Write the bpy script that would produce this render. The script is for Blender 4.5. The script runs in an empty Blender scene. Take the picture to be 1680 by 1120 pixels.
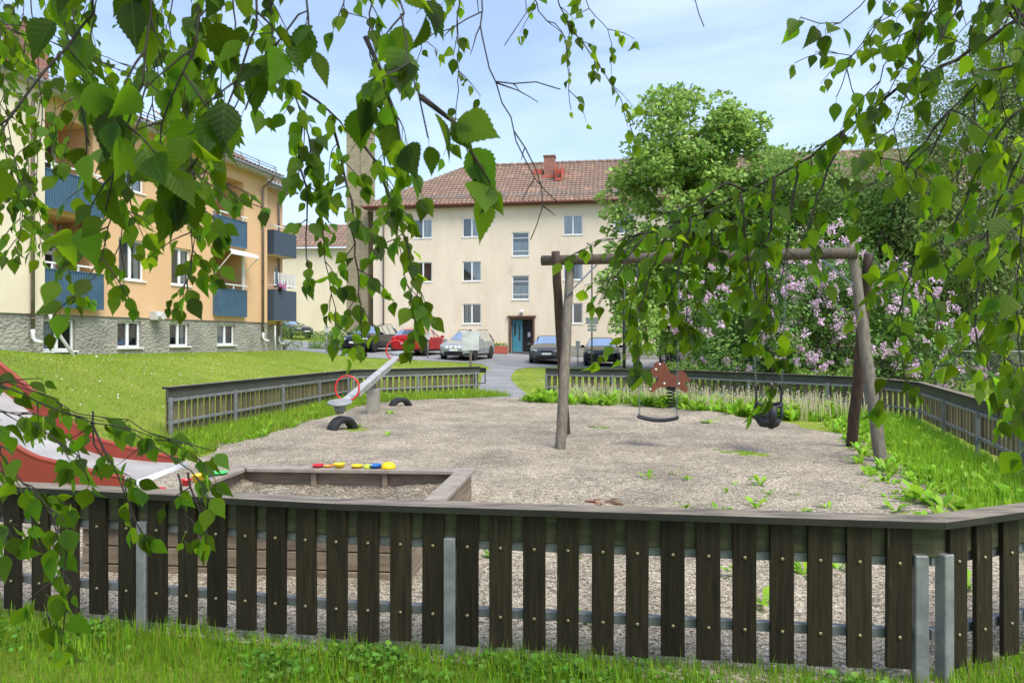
import bpy, math, random
import numpy as np
from mathutils import Vector, Matrix
random.seed(7); RNG = np.random.default_rng(11)
sc = bpy.context.scene
R = math.radians
# ------------------------------------------------------------------ camera
CH = 1.45
cd = bpy.data.cameras.new('camera'); cam = bpy.data.objects.new('camera', cd); sc.collection.objects.link(cam)
cam.location = (0, 0, CH); cam.rotation_euler = (R(90), 0, 0)
cd.lens = 24; cd.sensor_width = 36; cd.shift_y = -5/1680; cd.clip_start = .02; cd.clip_end = 2000
cd.dof.use_dof = True; cd.dof.focus_distance = 9; cd.dof.aperture_fstop = 16
sc.camera = cam
# ------------------------------------------------------------------ light
sc.view_settings.view_transform = 'Standard'; sc.view_settings.look = 'None'
sc.view_settings.exposure = 1.15; sc.view_settings.gamma = 1
sc.cycles.max_bounces = 8; sc.cycles.transparent_max_bounces = 12
SUN_EL, SUN_AZ = 56, 140       # azimuth measured clockwise from +Y
w = bpy.data.worlds.new('World'); sc.world = w; w.use_nodes = True
nt = w.node_tree; N = nt.nodes; L = nt.links; N.clear()
sky = N.new('ShaderNodeTexSky'); sky.sky_type = 'NISHITA'; sky.sun_disc = False
sky.sun_elevation = R(SUN_EL); sky.sun_rotation = R(SUN_AZ); sky.air_density = 1.0; sky.dust_density = 1.5; sky.ozone_density = 1.5
tc = N.new('ShaderNodeTexCoord'); mp = N.new('ShaderNodeMapping'); mp.inputs['Scale'].default_value = (1.6, 1.6, 6)
n1 = N.new('ShaderNodeTexNoise'); n1.inputs['Scale'].default_value = 1.5; n1.inputs['Detail'].default_value = 8; n1.inputs['Roughness'].default_value = .55
n1.inputs['Distortion'].default_value = .6
cr = N.new('ShaderNodeValToRGB'); cr.color_ramp.elements[0].position = .40; cr.color_ramp.elements[0].color = (.22, .22, .22, 1)
cr.color_ramp.elements[1].position = .78; cr.color_ramp.elements[1].color = (.75, .75, .75, 1)
mx = N.new('ShaderNodeMixRGB'); mx.inputs[2].default_value = (4.1, 4.95, 6.6, 1)
bg = N.new('ShaderNodeBackground'); bg.inputs['Strength'].default_value = .115
out = N.new('ShaderNodeOutputWorld')
L.new(tc.outputs['Generated'], mp.inputs[0]); L.new(mp.outputs[0], n1.inputs['Vector']); L.new(n1.outputs['Fac'], cr.inputs[0])
L.new(cr.outputs[0], mx.inputs[0]); L.new(sky.outputs[0], mx.inputs[1]); L.new(mx.outputs[0], bg.inputs[0]); L.new(bg.outputs[0], out.inputs[0])
sd = bpy.data.lights.new('sun', 'SUN'); sun = bpy.data.objects.new('sun', sd); sc.collection.objects.link(sun)
sd.energy = 1.9; sd.angle = R(34); sd.color = (1, .96, .88)
az = R(SUN_AZ); el = R(SUN_EL)
todir = Vector((math.sin(az)*math.cos(el), math.cos(az)*math.cos(el), math.sin(el)))
sun.rotation_euler = todir.to_track_quat('Z', 'Y').to_euler(); sun.location = (0, -20, 40)

# ------------------------------------------------------------------ helpers
F = 1120.0
def at(px, py, Y): return Vector(((px-840)/F*Y, Y, CH-(py-555)/F*Y))
def sstep(a, b, x):
    t = max(0.0, min(1.0, (x-a)/(b-a))); return t*t*(3-2*t)
def lerp(a, b, t): return a+(b-a)*t
def interp(x, xs, ys): return float(np.interp(x, xs, ys))

def hgt(X, Y):
    """height of the ground"""
    xc = max(-16, min(6, X))
    plane = .20-.05*xc+.03*(min(Y, 60)-35)
    z = plane*sstep(17, 33, Y)
    xe = interp(Y, [4, 8, 16], [4.1, 3.9, 3.9]); wd = interp(Y, [4, 8, 16], [3.0, 3.2, 7.0]); ht = interp(Y, [3.4, 6, 9, 18, 40], [0, 1.25, 1.33, .97, .8])
    b = ht*sstep(0, wd, -X-xe)
    return max(z, b) if abs(z-b) > .15 else max(z, b)+ (.15-abs(z-b))**2/.6

class MB:
    def __init__(s): s.v = []; s.f = []; s.m = []
    def add(s, vs, fs, mi=0):
        o = len(s.v); s.v += [tuple(v) for v in vs]; s.f += [[i+o for i in f] for f in fs]; s.m += [mi]*len(fs)
    def box(s, c, sz, rz=0, mi=0, rx=0, ry=0):
        M = Matrix.Translation(c) @ Matrix.Rotation(rz, 4, 'Z') @ Matrix.Rotation(ry, 4, 'Y') @ Matrix.Rotation(rx, 4, 'X')
        h = [x/2 for x in sz]
        vs = [M @ Vector((a*h[0], b*h[1], d*h[2])) for d in (-1, 1) for a, b in ((-1, -1), (1, -1), (1, 1), (-1, 1))]
        s.add(vs, [(3, 2, 1, 0), (4, 5, 6, 7), (0, 1, 5, 4), (1, 2, 6, 5), (2, 3, 7, 6), (3, 0, 4, 7)], mi); return s
    def b2(s, x0, x1, y0, y1, z0, z1, mi=0):
        return s.box(((x0+x1)/2, (y0+y1)/2, (z0+z1)/2), (abs(x1-x0), abs(y1-y0), abs(z1-z0)), 0, mi)
    def bar(s, a, b, wd, hg, mi=0, up=Vector((0, 0, 1))):
        a = Vector(a); b = Vector(b); d = (b-a).normalized(); sd = d.cross(up)
        if sd.length < 1e-4: sd = Vector((1, 0, 0))
        sd.normalize(); u = sd.cross(d)
        vs = [p+sd*(i*wd/2)+u*(j*hg/2) for p in (a, b) for i, j in ((-1, -1), (1, -1), (1, 1), (-1, 1))]
        s.add(vs, [(3, 2, 1, 0), (4, 5, 6, 7), (0, 1, 5, 4), (1, 2, 6, 5), (2, 3, 7, 6), (3, 0, 4, 7)], mi); return s
    def tube(s, pts, r, n=8, mi=0, caps=True, closed=False):
        pts = [Vector(p) for p in pts]; k = len(pts)
        rs = r if isinstance(r, (list, tuple)) else [r]*k
        prev = None; rings = []
        for i, p in enumerate(pts):
            if closed: t = pts[(i+1) % k]-pts[i-1]
            else: t = pts[min(i+1, k-1)]-pts[max(i-1, 0)]
            t.normalize() if t.length > 0 else None
            if prev is None:
                a = Vector((0, 0, 1)) if abs(t.z) < .9 else Vector((1, 0, 0)); u = t.cross(a).normalized()
            else:
                u = prev-t*prev.dot(t)
                u = u.normalized() if u.length > 1e-6 else t.orthogonal().normalized()
            prev = u; v = t.cross(u)
            rings.append([p+(u*math.cos(2*math.pi*j/n)+v*math.sin(2*math.pi*j/n))*rs[i] for j in range(n)])
        vs = [q for rg in rings for q in rg]; fs = []
        for i in range(k if closed else k-1):
            a = i*n; b = ((i+1) % k)*n
            for j in range(n): fs.append((a+j, a+(j+1) % n, b+(j+1) % n, b+j))
        if caps and not closed: fs += [tuple(range(n-1, -1, -1)), tuple((k-1)*n+j for j in range(n))]
        s.add(vs, fs, mi); return s
    def lathe(s, c, prof, n=16, mi=0, M=None):
        vs = []; fs = []; c = Vector(c)
        for r, z in prof:
            for j in range(n):
                q = Vector((r*math.cos(2*math.pi*j/n), r*math.sin(2*math.pi*j/n), z))
                vs.append(c+(M @ q if M else q))
        for i in range(len(prof)-1):
            for j in range(n): fs.append((i*n+j, i*n+(j+1) % n, (i+1)*n+(j+1) % n, (i+1)*n+j))
        if prof[0][0] > 1e-4: fs.append(tuple(range(n-1, -1, -1)))
        if prof[-1][0] > 1e-4: fs.append(tuple((len(prof)-1)*n+j for j in range(n)))
        s.add(vs, fs, mi); return s
    def prism(s, poly, fn, d0, d1, mi=0):
        n = len(poly); vs = [fn(x, y, d0) for x, y in poly]+[fn(x, y, d1) for x, y in poly]
        fs = [tuple(range(n-1, -1, -1)), tuple(range(n, 2*n))]+[(i, (i+1) % n, n+(i+1) % n, n+i) for i in range(n)]
        s.add(vs, fs, mi); return s
    def build(s, name, mats, parent=None, smooth=False, org=None, bevel=0, seg=1):
        me = bpy.data.meshes.new(name)
        v = s.v if org is None else [(a-org[0], b-org[1], c-org[2]) for a, b, c in s.v]
        me.from_pydata(v, [], s.f)
        if not isinstance(mats, (list, tuple)): mats = [mats]
        for m in mats: me.materials.append(m)
        if len(mats) > 1: me.polygons.foreach_set('material_index', s.m)
        if smooth: me.polygons.foreach_set('use_smooth', [True]*len(me.polygons))
        me.update()
        o = bpy.data.objects.new(name, me); sc.collection.objects.link(o)
        if parent: o.parent = parent
        if bevel:
            b = o.modifiers.new('bevel', 'BEVEL'); b.width = bevel; b.segments = seg; b.limit_method = 'ANGLE'; b.angle_limit = R(40)
        if smooth == 'auto':
            pass
        return o
def tag(o, label=None, cat=None, group=None, kind=None):
    if label: o['label'] = label
    if cat: o['category'] = cat
    if group: o['group'] = group
    if kind: o['kind'] = kind
    return o
def thing(name, label, cat, loc=(0, 0, 0), rz=0, group=None):
    o = bpy.data.objects.new(name, None); sc.collection.objects.link(o); o.location = loc; o.rotation_euler = (0, 0, rz); o.empty_display_size = .3
    return tag(o, label, cat, group)
def copy_tree(o, parent=None):
    c = o.copy(); sc.collection.objects.link(c); c.parent = parent
    for ch in list(o.children): copy_tree(ch, c)
    return c
def move_root(o, loc, rz=None):
    o.location = loc
    if rz is not None: o.rotation_euler = (0, 0, rz)
def scatter(name, P, AX, NR, S, tv, tf, mats, parent=None, org=None, smooth=False, fm=None, lm=None, uv=False):
    """many copies of a small template (tv,tf) joined into one mesh. AX leaf axis, NR rough normal, S sizes (N,) or (N,3)"""
    P = np.asarray(P, float); AX = np.asarray(AX, float); NR = np.asarray(NR, float); S = np.asarray(S, float)
    if S.ndim == 1: S = np.stack([S]*3, 1)
    AX = AX/np.linalg.norm(AX, axis=1, keepdims=True)
    B = np.cross(NR, AX); B /= (np.linalg.norm(B, axis=1, keepdims=True)+1e-9); C = np.cross(AX, B)
    tv = np.asarray(tv, float); k = len(tv); n = len(P)
    V = P[:, None]+tv[None, :, 0, None]*(AX*S[:, :1])[:, None]+tv[None, :, 1, None]*(B*S[:, 1:2])[:, None]+tv[None, :, 2, None]*(C*S[:, 2:3])[:, None]
    if org is not None: V = V-np.asarray(org)
    V = V.reshape(-1, 3)
    loops = np.concatenate([np.array(f) for f in tf]); lens = np.array([len(f) for f in tf])
    LI = (loops[None]+(np.arange(n)*k)[:, None]).reshape(-1); LT = np.tile(lens, n); LS = np.concatenate([[0], np.cumsum(LT)[:-1]])
    me = bpy.data.meshes.new(name); me.vertices.add(len(V)); me.vertices.foreach_set('co', V.reshape(-1).astype(np.float32))
    me.loops.add(len(LI)); me.loops.foreach_set('vertex_index', LI.astype(np.int32))
    me.polygons.add(len(LT)); me.polygons.foreach_set('loop_start', LS.astype(np.int32))
    for m in (mats if isinstance(mats, (list, tuple)) else [mats]): me.materials.append(m)
    if fm is not None: me.polygons.foreach_set('material_index', np.tile(np.array(fm, dtype=np.int32), n))
    elif lm is not None: me.polygons.foreach_set('material_index', np.repeat(np.array(lm, dtype=np.int32), len(tf)))
    if smooth: me.polygons.foreach_set('use_smooth', np.ones(len(LT), bool))
    if uv: me.uv_layers.new(name='leaf').data.foreach_set('uv', tv[LI % k][:, :2].reshape(-1).astype(np.float32))
    me.update(calc_edges=True); me.validate()
    o = bpy.data.objects.new(name, me); sc.collection.objects.link(o)
    if parent: o.parent = parent
    return o
def rnd_dirs(n):
    v = RNG.normal(size=(n, 3)); return v/np.linalg.norm(v, axis=1, keepdims=True)

# ------------------------------------------------------------------ materials
def mat(name, col, rough=.7, metal=0.0, col2=None, vscale=4, vdet=5, contrast=(.35, .65), bump=0, bscale=60, bdist=.01, stretch=(1, 1, 1), spec=.4, coat=0, island=0, trans=0, orand=0, tcol=None, speck=None, emis=None):
    m = bpy.data.materials.new(name); m.use_nodes = True; t = m.node_tree; n = t.nodes; l = t.links
    b = n['Principled BSDF']; b.inputs['Base Color'].default_value = (*col, 1); b.inputs['Roughness'].default_value = rough
    b.inputs['Metallic'].default_value = metal; b.inputs['Specular IOR Level'].default_value = spec; b.inputs['Coat Weight'].default_value = coat
    tc = n.new('ShaderNodeTexCoord'); mp = n.new('ShaderNodeMapping'); mp.inputs['Scale'].default_value = stretch
    l.new(tc.outputs['Object'], mp.inputs[0]); colout = None
    if col2:
        nz = n.new('ShaderNodeTexNoise'); nz.inputs['Scale'].default_value = vscale; nz.inputs['Detail'].default_value = vdet; nz.inputs['Roughness'].default_value = .6
        l.new(mp.outputs[0], nz.inputs['Vector'])
        mr = n.new('ShaderNodeMapRange'); mr.inputs[1].default_value = contrast[0]; mr.inputs[2].default_value = contrast[1]
        l.new(nz.outputs['Fac'], mr.inputs[0])
        mi = n.new('ShaderNodeMixRGB'); mi.inputs[1].default_value = (*col, 1); mi.inputs[2].default_value = (*col2, 1)
        l.new(mr.outputs[0], mi.inputs[0]); colout = mi.outputs[0]
    if speck:   # (scale, threshold, colour)
        nz = n.new('ShaderNodeTexNoise'); nz.inputs['Scale'].default_value = speck[0]; nz.inputs['Detail'].default_value = 3
        l.new(mp.outputs[0], nz.inputs['Vector'])
        mr = n.new('ShaderNodeMapRange'); mr.inputs[1].default_value = speck[1]; mr.inputs[2].default_value = speck[1]+.06
        l.new(nz.outputs['Fac'], mr.inputs[0])
        mi = n.new('ShaderNodeMixRGB'); mi.inputs[1].default_value = (*col, 1); mi.inputs[2].default_value = (*speck[2], 1)
        l.new(mr.outputs[0], mi.inputs[0])
        if colout: l.new(colout, mi.inputs[1])
        colout = mi.outputs[0]
    if island:
        g = n.new('ShaderNodeNewGeometry'); hs = n.new('ShaderNodeHueSaturation'); hs.inputs['Color'].default_value = (*col, 1)
        if colout: l.new(colout, hs.inputs['Color'])
        m1 = n.new('ShaderNodeMapRange'); m1.inputs[3].default_value = 1-island; m1.inputs[4].default_value = 1+island*1.3
        l.new(g.outputs['Random Per Island'], m1.inputs[0]); l.new(m1.outputs[0], hs.inputs['Value'])
        mu = n.new('ShaderNodeMath'); mu.operation = 'MULTIPLY'; mu.inputs[1].default_value = 7.3; l.new(g.outputs['Random Per Island'], mu.inputs[0])
        fr = n.new('ShaderNodeMath'); fr.operation = 'FRACT'; l.new(mu.outputs[0], fr.inputs[0])
        m2 = n.new('ShaderNodeMapRange'); m2.inputs[3].default_value = .475; m2.inputs[4].default_value = .515
        l.new(fr.outputs[0], m2.inputs[0]); l.new(m2.outputs[0], hs.inputs['Hue']); colout = hs.outputs[0]
    if orand:
        oi = n.new('ShaderNodeObjectInfo'); ho = n.new('ShaderNodeHueSaturation'); mo = n.new('ShaderNodeMapRange'); mo.inputs[3].default_value = 1-orand; mo.inputs[4].default_value = 1+orand*1.2; l.new(oi.outputs['Random'], mo.inputs[0]); l.new(mo.outputs[0], ho.inputs['Value'])
        l.new(colout, ho.inputs['Color']); colout = ho.outputs[0]
    if colout: l.new(colout, b.inputs['Base Color'])
    if bump:
        nb = n.new('ShaderNodeTexNoise'); nb.inputs['Scale'].default_value = bscale; nb.inputs['Detail'].default_value = 4
        l.new(mp.outputs[0], nb.inputs['Vector'])
        bu = n.new('ShaderNodeBump'); bu.inputs['Strength'].default_value = bump; bu.inputs['Distance'].default_value = bdist
        l.new(nb.outputs['Fac'], bu.inputs['Height']); l.new(bu.outputs[0], b.inputs['Normal'])
    if trans:
        tr = n.new('ShaderNodeBsdfTranslucent'); tr.inputs[0].default_value = (*(tcol or col), 1)
        if colout and not tcol: l.new(colout, tr.inputs[0])
        if tcol and island:
            h2 = n.new('ShaderNodeHueSaturation'); h2.inputs['Color'].default_value = (*tcol, 1); l.new(m1.outputs[0], h2.inputs['Value']); l.new(m2.outputs[0], h2.inputs['Hue']); l.new(h2.outputs[0], tr.inputs[0])
        ms = n.new('ShaderNodeMixShader'); ms.inputs[0].default_value = trans
        l.new(b.outputs[0], ms.inputs[1]); l.new(tr.outputs[0], ms.inputs[2]); l.new(ms.outputs[0], n['Material Output'].inputs[0])
    return m
def glass_mat(name, tint=(.75, .8, .82), refl=.25):
    m = bpy.data.materials.new(name); m.use_nodes = True; t = m.node_tree; n = t.nodes; l = t.links; n.remove(n['Principled BSDF'])
    g = n.new('ShaderNodeBsdfGlossy'); g.inputs['Roughness'].default_value = .02; g.inputs[0].default_value = (.9, .95, 1, 1)
    tr = n.new('ShaderNodeBsdfTransparent'); tr.inputs[0].default_value = (*tint, 1)
    lw = n.new('ShaderNodeLayerWeight'); lw.inputs[0].default_value = refl
    mr = n.new('ShaderNodeMapRange'); mr.inputs[3].default_value = refl*.45; mr.inputs[4].default_value = .95; l.new(lw.outputs['Fresnel'], mr.inputs[0])
    ms = n.new('ShaderNodeMixShader'); l.new(mr.outputs[0], ms.inputs[0]); l.new(tr.outputs[0], ms.inputs[1]); l.new(g.outputs[0], ms.inputs[2])
    l.new(ms.outputs[0], n['Material Output'].inputs[0]); return m
def brick_mat(name, c1, c2, mortar, bw=.25, bh=.075, rot=None):
    m = bpy.data.materials.new(name); m.use_nodes = True; t = m.node_tree; n = t.nodes; l = t.links; b = n['Principled BSDF']; b.inputs['Roughness'].default_value = .85
    tc = n.new('ShaderNodeTexCoord'); sx = n.new('ShaderNodeSeparateXYZ'); l.new(tc.outputs['Object'], sx.inputs[0])
    ad = n.new('ShaderNodeMath'); l.new(sx.outputs[0], ad.inputs[0]); l.new(sx.outputs[1], ad.inputs[1])
    cb = n.new('ShaderNodeCombineXYZ'); l.new(ad.outputs[0], cb.inputs[0]); l.new(sx.outputs[2], cb.inputs[1])
    br = n.new('ShaderNodeTexBrick'); br.inputs['Scale'].default_value = 1; br.inputs['Brick Width'].default_value = bw; br.inputs['Row Height'].default_value = bh
    br.inputs['Mortar Size'].default_value = .008; br.inputs['Color1'].default_value = (*c1, 1); br.inputs['Color2'].default_value = (*c2, 1); br.inputs['Mortar'].default_value = (*mortar, 1)
    l.new(cb.outputs[0], br.inputs['Vector']); l.new(br.outputs[0], b.inputs['Base Color'])
    bu = n.new('ShaderNodeBump'); bu.inputs['Distance'].default_value = .01; bu.invert = True; l.new(br.outputs['Fac'], bu.inputs['Height']); l.new(bu.outputs[0], b.inputs['Normal'])
    return m
M = {}
M['cream'] = mat('cream_render', (.80, .69, .52), .9, col2=(.68, .57, .415), vscale=1.1, vdet=9, stretch=(1, 1, .35), bump=.5, bscale=25, contrast=(.35, .8), speck=(.9, .64, (.66, .555, .41)))
M['pale'] = mat('pale_yellow_render', (.74, .65, .48), .9, col2=(.68, .59, .43), vscale=.8, bump=.35, bscale=60)
M['orange'] = mat('apricot_render', (.72, .46, .255), .9, col2=(.65, .41, .22), vscale=.6, bump=.35, bscale=60, contrast=(.3, .75))
M['plinth'] = mat('rough_grey_render', (.40, .38, .32), .95, col2=(.22, .215, .18), vscale=1.2, bump=1, bscale=9, bdist=.14, contrast=(.35, .8), vdet=8, stretch=(1, 1, 1.4))
M['white'] = mat('white_paint', (.78, .78, .76), .4)
M['offwhite'] = mat('weathered_white', (.62, .62, .60), .6, col2=(.45, .45, .43), vscale=5)
M['curtain'] = mat('curtain', (.72, .71, .68), .9, col2=(.40, .40, .40), vscale=10, stretch=(1, 1, .06), contrast=(.4, .6))
M['curtain_red'] = mat('dark_curtain', (.16, .07, .06), .9, col2=(.08, .03, .03), vscale=12, stretch=(1, 1, .05))
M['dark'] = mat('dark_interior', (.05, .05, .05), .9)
M['room'] = mat('room_wall', (.22, .20, .17), .9)
M['glass'] = glass_mat('window_glass')
M['carglass'] = glass_mat('car_glass', (.10, .12, .13), .16)
M['blue'] = mat('blue_sheet_metal', (.075, .145, .215), .5, metal=.1, col2=(.062, .12, .18), vscale=3)
M['slate'] = mat('slate_blue_board', (.06, .085, .12), .6, col2=(.05, .07, .10), vscale=8)
M['galv'] = mat('galvanised_steel', (.27, .275, .27), .55, metal=.3, col2=(.18, .185, .18), vscale=14, bump=.05, bscale=90)
M['zinc'] = mat('brown_grey_downpipe', (.27, .23, .20), .5, metal=.4, col2=(.18, .14, .12), vscale=3)
M['tile'] = mat('clay_tile', (.32, .21, .15), .85, col2=(.19, .13, .10), vscale=2.2, bump=.3, bscale=20, contrast=(.3, .7), speck=(1.3, .60, (.40, .25, .18)))
M['redmetal'] = mat('red_painted_metal', (.48, .10, .06), .5)
M['gutter'] = mat('dull_red_gutter', (.20, .065, .045), .5)
M['rbrick'] = brick_mat('red_brick', (.36, .13, .08), (.26, .09, .06), (.35, .3, .26))
M['ybrick'] = brick_mat('yellow_brick', (.40, .33, .20), (.30, .25, .15), (.20, .18, .14), .3, .09)
M['teal'] = mat('teal_door_paint', (.06, .25, .33), .5, col2=(.05, .21, .28), vscale=5)
M['brown'] = mat('brown_wood_surround', (.16, .085, .045), .6, col2=(.10, .05, .03), vscale=6)
M['picket'] = mat('dark_olive_stained_wood', (.036, .027, .013), .65, col2=(.012, .0095, .006), vscale=5, vdet=9, stretch=(14, 14, .8), bump=.7, bscale=30, bdist=.005, contrast=(.3, .7), orand=.35, speck=(3, .72, (.10, .09, .065)), spec=.2)
M['fascia'] = mat('olive_stained_board', (.085, .083, .036), .75, col2=(.04, .04, .02), vscale=4, vdet=8, stretch=(1, 1, 6), bump=.35, bscale=22, bdist=.004)
M['fpicket'] = mat('weathered_olive_pickets', (.17, .14, .075), .75, col2=(.09, .072, .04), vscale=5, vdet=8, stretch=(14, 14, .8), bump=.4, bscale=30, orand=.3)
M['ffascia'] = mat('grey_olive_board', (.085, .088, .066), .7, col2=(.055, .058, .044), vscale=2.5, vdet=8, stretch=(1, 1, 6), bump=.3, bscale=20)
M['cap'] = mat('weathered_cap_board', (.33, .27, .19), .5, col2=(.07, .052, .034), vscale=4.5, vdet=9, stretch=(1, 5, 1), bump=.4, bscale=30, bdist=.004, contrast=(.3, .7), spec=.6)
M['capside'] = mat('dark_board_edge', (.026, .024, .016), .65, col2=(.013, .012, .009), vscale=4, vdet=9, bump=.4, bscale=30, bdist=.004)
M['litter'] = mat('leaf_litter', (.075, .05, .03), .9, island=.5)
M['pebble'] = mat('pebble', (.40, .34, .27), .85, island=.5)
M['brass'] = mat('brass_bolt', (.26, .22, .13), .45, metal=.8)
M['timber'] = mat('weathered_timber', (.30, .235, .165), .75, col2=(.13, .10, .07), vscale=5, vdet=9, stretch=(1, 1, 5), bump=.4, bscale=28, bdist=.004, contrast=(.3, .72))
M['timbertop'] = mat('grey_weathered_plank', (.36, .31, .25), .6, col2=(.20, .165, .13), vscale=4, vdet=9, stretch=(3, 3, 1), bump=.3, bscale=30, bdist=.004, contrast=(.3, .75))
M['pole'] = mat('brown_round_timber', (.13, .098, .068), .7, col2=(.05, .038, .027), vscale=4, vdet=9, stretch=(8, 8, .5), bump=.5, bscale=18, bdist=.006, contrast=(.3, .7))
M['polelt'] = mat('bleached_round_timber', (.21, .178, .13), .7, col2=(.085, .07, .05), vscale=4, vdet=9, stretch=(8, 8, .5), bump=.5, bscale=18, bdist=.006, contrast=(.3, .7))
M['poledk'] = mat('dark_brown_timber', (.075, .045, .028), .7, col2=(.04, .024, .016), vscale=4, vdet=9, stretch=(8, 8, .5), bump=.5, bscale=18, bdist=.006)
M['rubber'] = mat('black_rubber', (.018, .019, .021), .55, bump=.2, bscale=60)
M['steel'] = mat('steel', (.22, .225, .23), .4, metal=.8)
M['blacksteel'] = mat('black_steel', (.02, .02, .02), .4, metal=.3)
M['redplastic'] = mat('red_plastic', (.62, .02, .025), .3, coat=.2)
M['yellow'] = mat('yellow_plastic', (.85, .56, .01), .35)
M['orangep'] = mat('orange_plastic', (.85, .30, .02), .35)
M['green'] = mat('green_plastic', (.06, .50, .12), .35)
M['lime'] = mat('lime_plastic', (.50, .62, .04), .35)
M['bluep'] = mat('blue_plastic', (.02, .13, .50), .35)
M['slidered'] = mat('faded_red_fibreglass', (.29, .045, .026), .55, col2=(.23, .038, .022), vscale=4, speck=(9, .68, (.42, .20, .15)))
M['slidefloor'] = mat('worn_white_chute', (.42, .41, .39), .4, col2=(.30, .29, .27), vscale=3, vdet=9, speck=(25, .68, (.2, .2, .18)))
M['horse'] = mat('brown_laminate', (.18, .055, .024), .5, col2=(.15, .045, .02), vscale=9)
M['asphalt'] = mat('asphalt', (.27, .27, .27), .85, col2=(.19, .19, .195), vscale=.8, vdet=9, bump=.5, bscale=120, bdist=.004, speck=(160, .6, (.30, .30, .29)))
M['bark'] = mat('tree_bark', (.14, .11, .085), .9, col2=(.07, .055, .04), vscale=8, stretch=(3, 3, .5), bump=1, bscale=20, bdist=.02)
M['birchbark'] = mat('birch_bark', (.62, .60, .56), .8, col2=(.06, .05, .045), vscale=4, stretch=(1, 1, 5), contrast=(.55, .65), bump=.5, bscale=20)
M['twig'] = mat('dark_twig_bark', (.045, .032, .026), .7, col2=(.025, .018, .015), vscale=60, bump=.5, bscale=200, bdist=.001)
M['leaf'] = mat('birch_leaf', (.030, .062, .005), .5, island=.6, trans=.6, tcol=(.235, .415, .010), spec=.25, col2=(.018, .042, .004), vscale=12)
def leaf_veins(m):
    t = m.node_tree; n = t.nodes; l = t.links; b = n['Principled BSDF']
    u = n.new('ShaderNodeUVMap'); u.uv_map = 'leaf'; sx = n.new('ShaderNodeSeparateXYZ'); l.new(u.outputs[0], sx.inputs[0])
    def mt(op, a, c=None, v=None):
        q = n.new('ShaderNodeMath'); q.operation = op
        for i, x in enumerate((a, c)):
            if x is None: continue
            if isinstance(x, (int, float)): q.inputs[i].default_value = x
            else: l.new(x, q.inputs[i])
        return q.outputs[0]
    av = mt('ABSOLUTE', sx.outputs[1]); ph = mt('SUBTRACT', sx.outputs[0], mt('MULTIPLY', av, .9)); sn = mt('ABSOLUTE', mt('SINE', mt('MULTIPLY', ph, 22.0)))
    side = mt('LESS_THAN', sn, .13); mid = mt('LESS_THAN', av, .012); ve = mt('MAXIMUM', mt('MULTIPLY', side, .55), mid)
    src = b.inputs['Base Color'].links[0].from_socket; mi = n.new('ShaderNodeMixRGB'); mi.inputs[2].default_value = (.10, .18, .035, 1); l.new(mt('MULTIPLY', ve, .45), mi.inputs[0]); l.new(src, mi.inputs[1]); l.new(mi.outputs[0], b.inputs['Base Color'])
    bu = n.new('ShaderNodeBump'); bu.inputs['Strength'].default_value = .3; bu.inputs['Distance'].default_value = .0012; l.new(sn, bu.inputs['Height']); l.new(bu.outputs[0], b.inputs['Normal'])
leaf_veins(M['leaf'])
M['maple'] = mat('maple_leaf', (.28, .43, .095), .5, island=.45, trans=.4, spec=.35)
M['dkleaf'] = mat('dark_tree_leaf', (.19, .32, .07), .55, island=.45, trans=.4, spec=.3)
M['palebirch'] = mat('pale_birch_leaf', (.24, .32, .10), .55, island=.35, trans=.45, spec=.3)
M['lilacleaf'] = mat('lilac_leaf', (.13, .25, .05), .5, island=.45, trans=.3, spec=.35)
M['lilac'] = mat('lilac_blossom', (.78, .57, .70), .8, island=.3, trans=.2, spec=.1)
M['hedge'] = mat('hedge_leaf', (.17, .29, .04), .55, island=.35, trans=.3)
M['grass'] = mat('grass_blade', (.22, .44, .02), .6, island=.35, trans=.5, spec=.2)
M['grassl'] = mat('light_grass_blade', (.29, .37, .05), .6, island=.25, trans=.45, spec=.2)
M['straw'] = mat('straw_stalk', (.52, .46, .28), .8, island=.3, trans=.3)
M['puff'] = mat('seed_head', (.62, .58, .50), .95, trans=.4)
M['weed'] = mat('dandelion_leaf', (.25, .46, .03), .5, island=.3, trans=.45, spec=.3)
M['dryweed'] = mat('reddish_dry_leaf', (.22, .10, .04), .6, island=.3, trans=.3)
M['clover'] = mat('clover_leaf', (.12, .29, .03), .5, island=.4, trans=.4, spec=.3)
M['petal'] = mat('white_petal', (.8, .8, .76), .8, trans=.3)
M['ypetal'] = mat('yellow_petal', (.8, .62, .02), .8)
M['magenta'] = mat('magenta_petal', (.55, .05, .35), .8)

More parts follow.
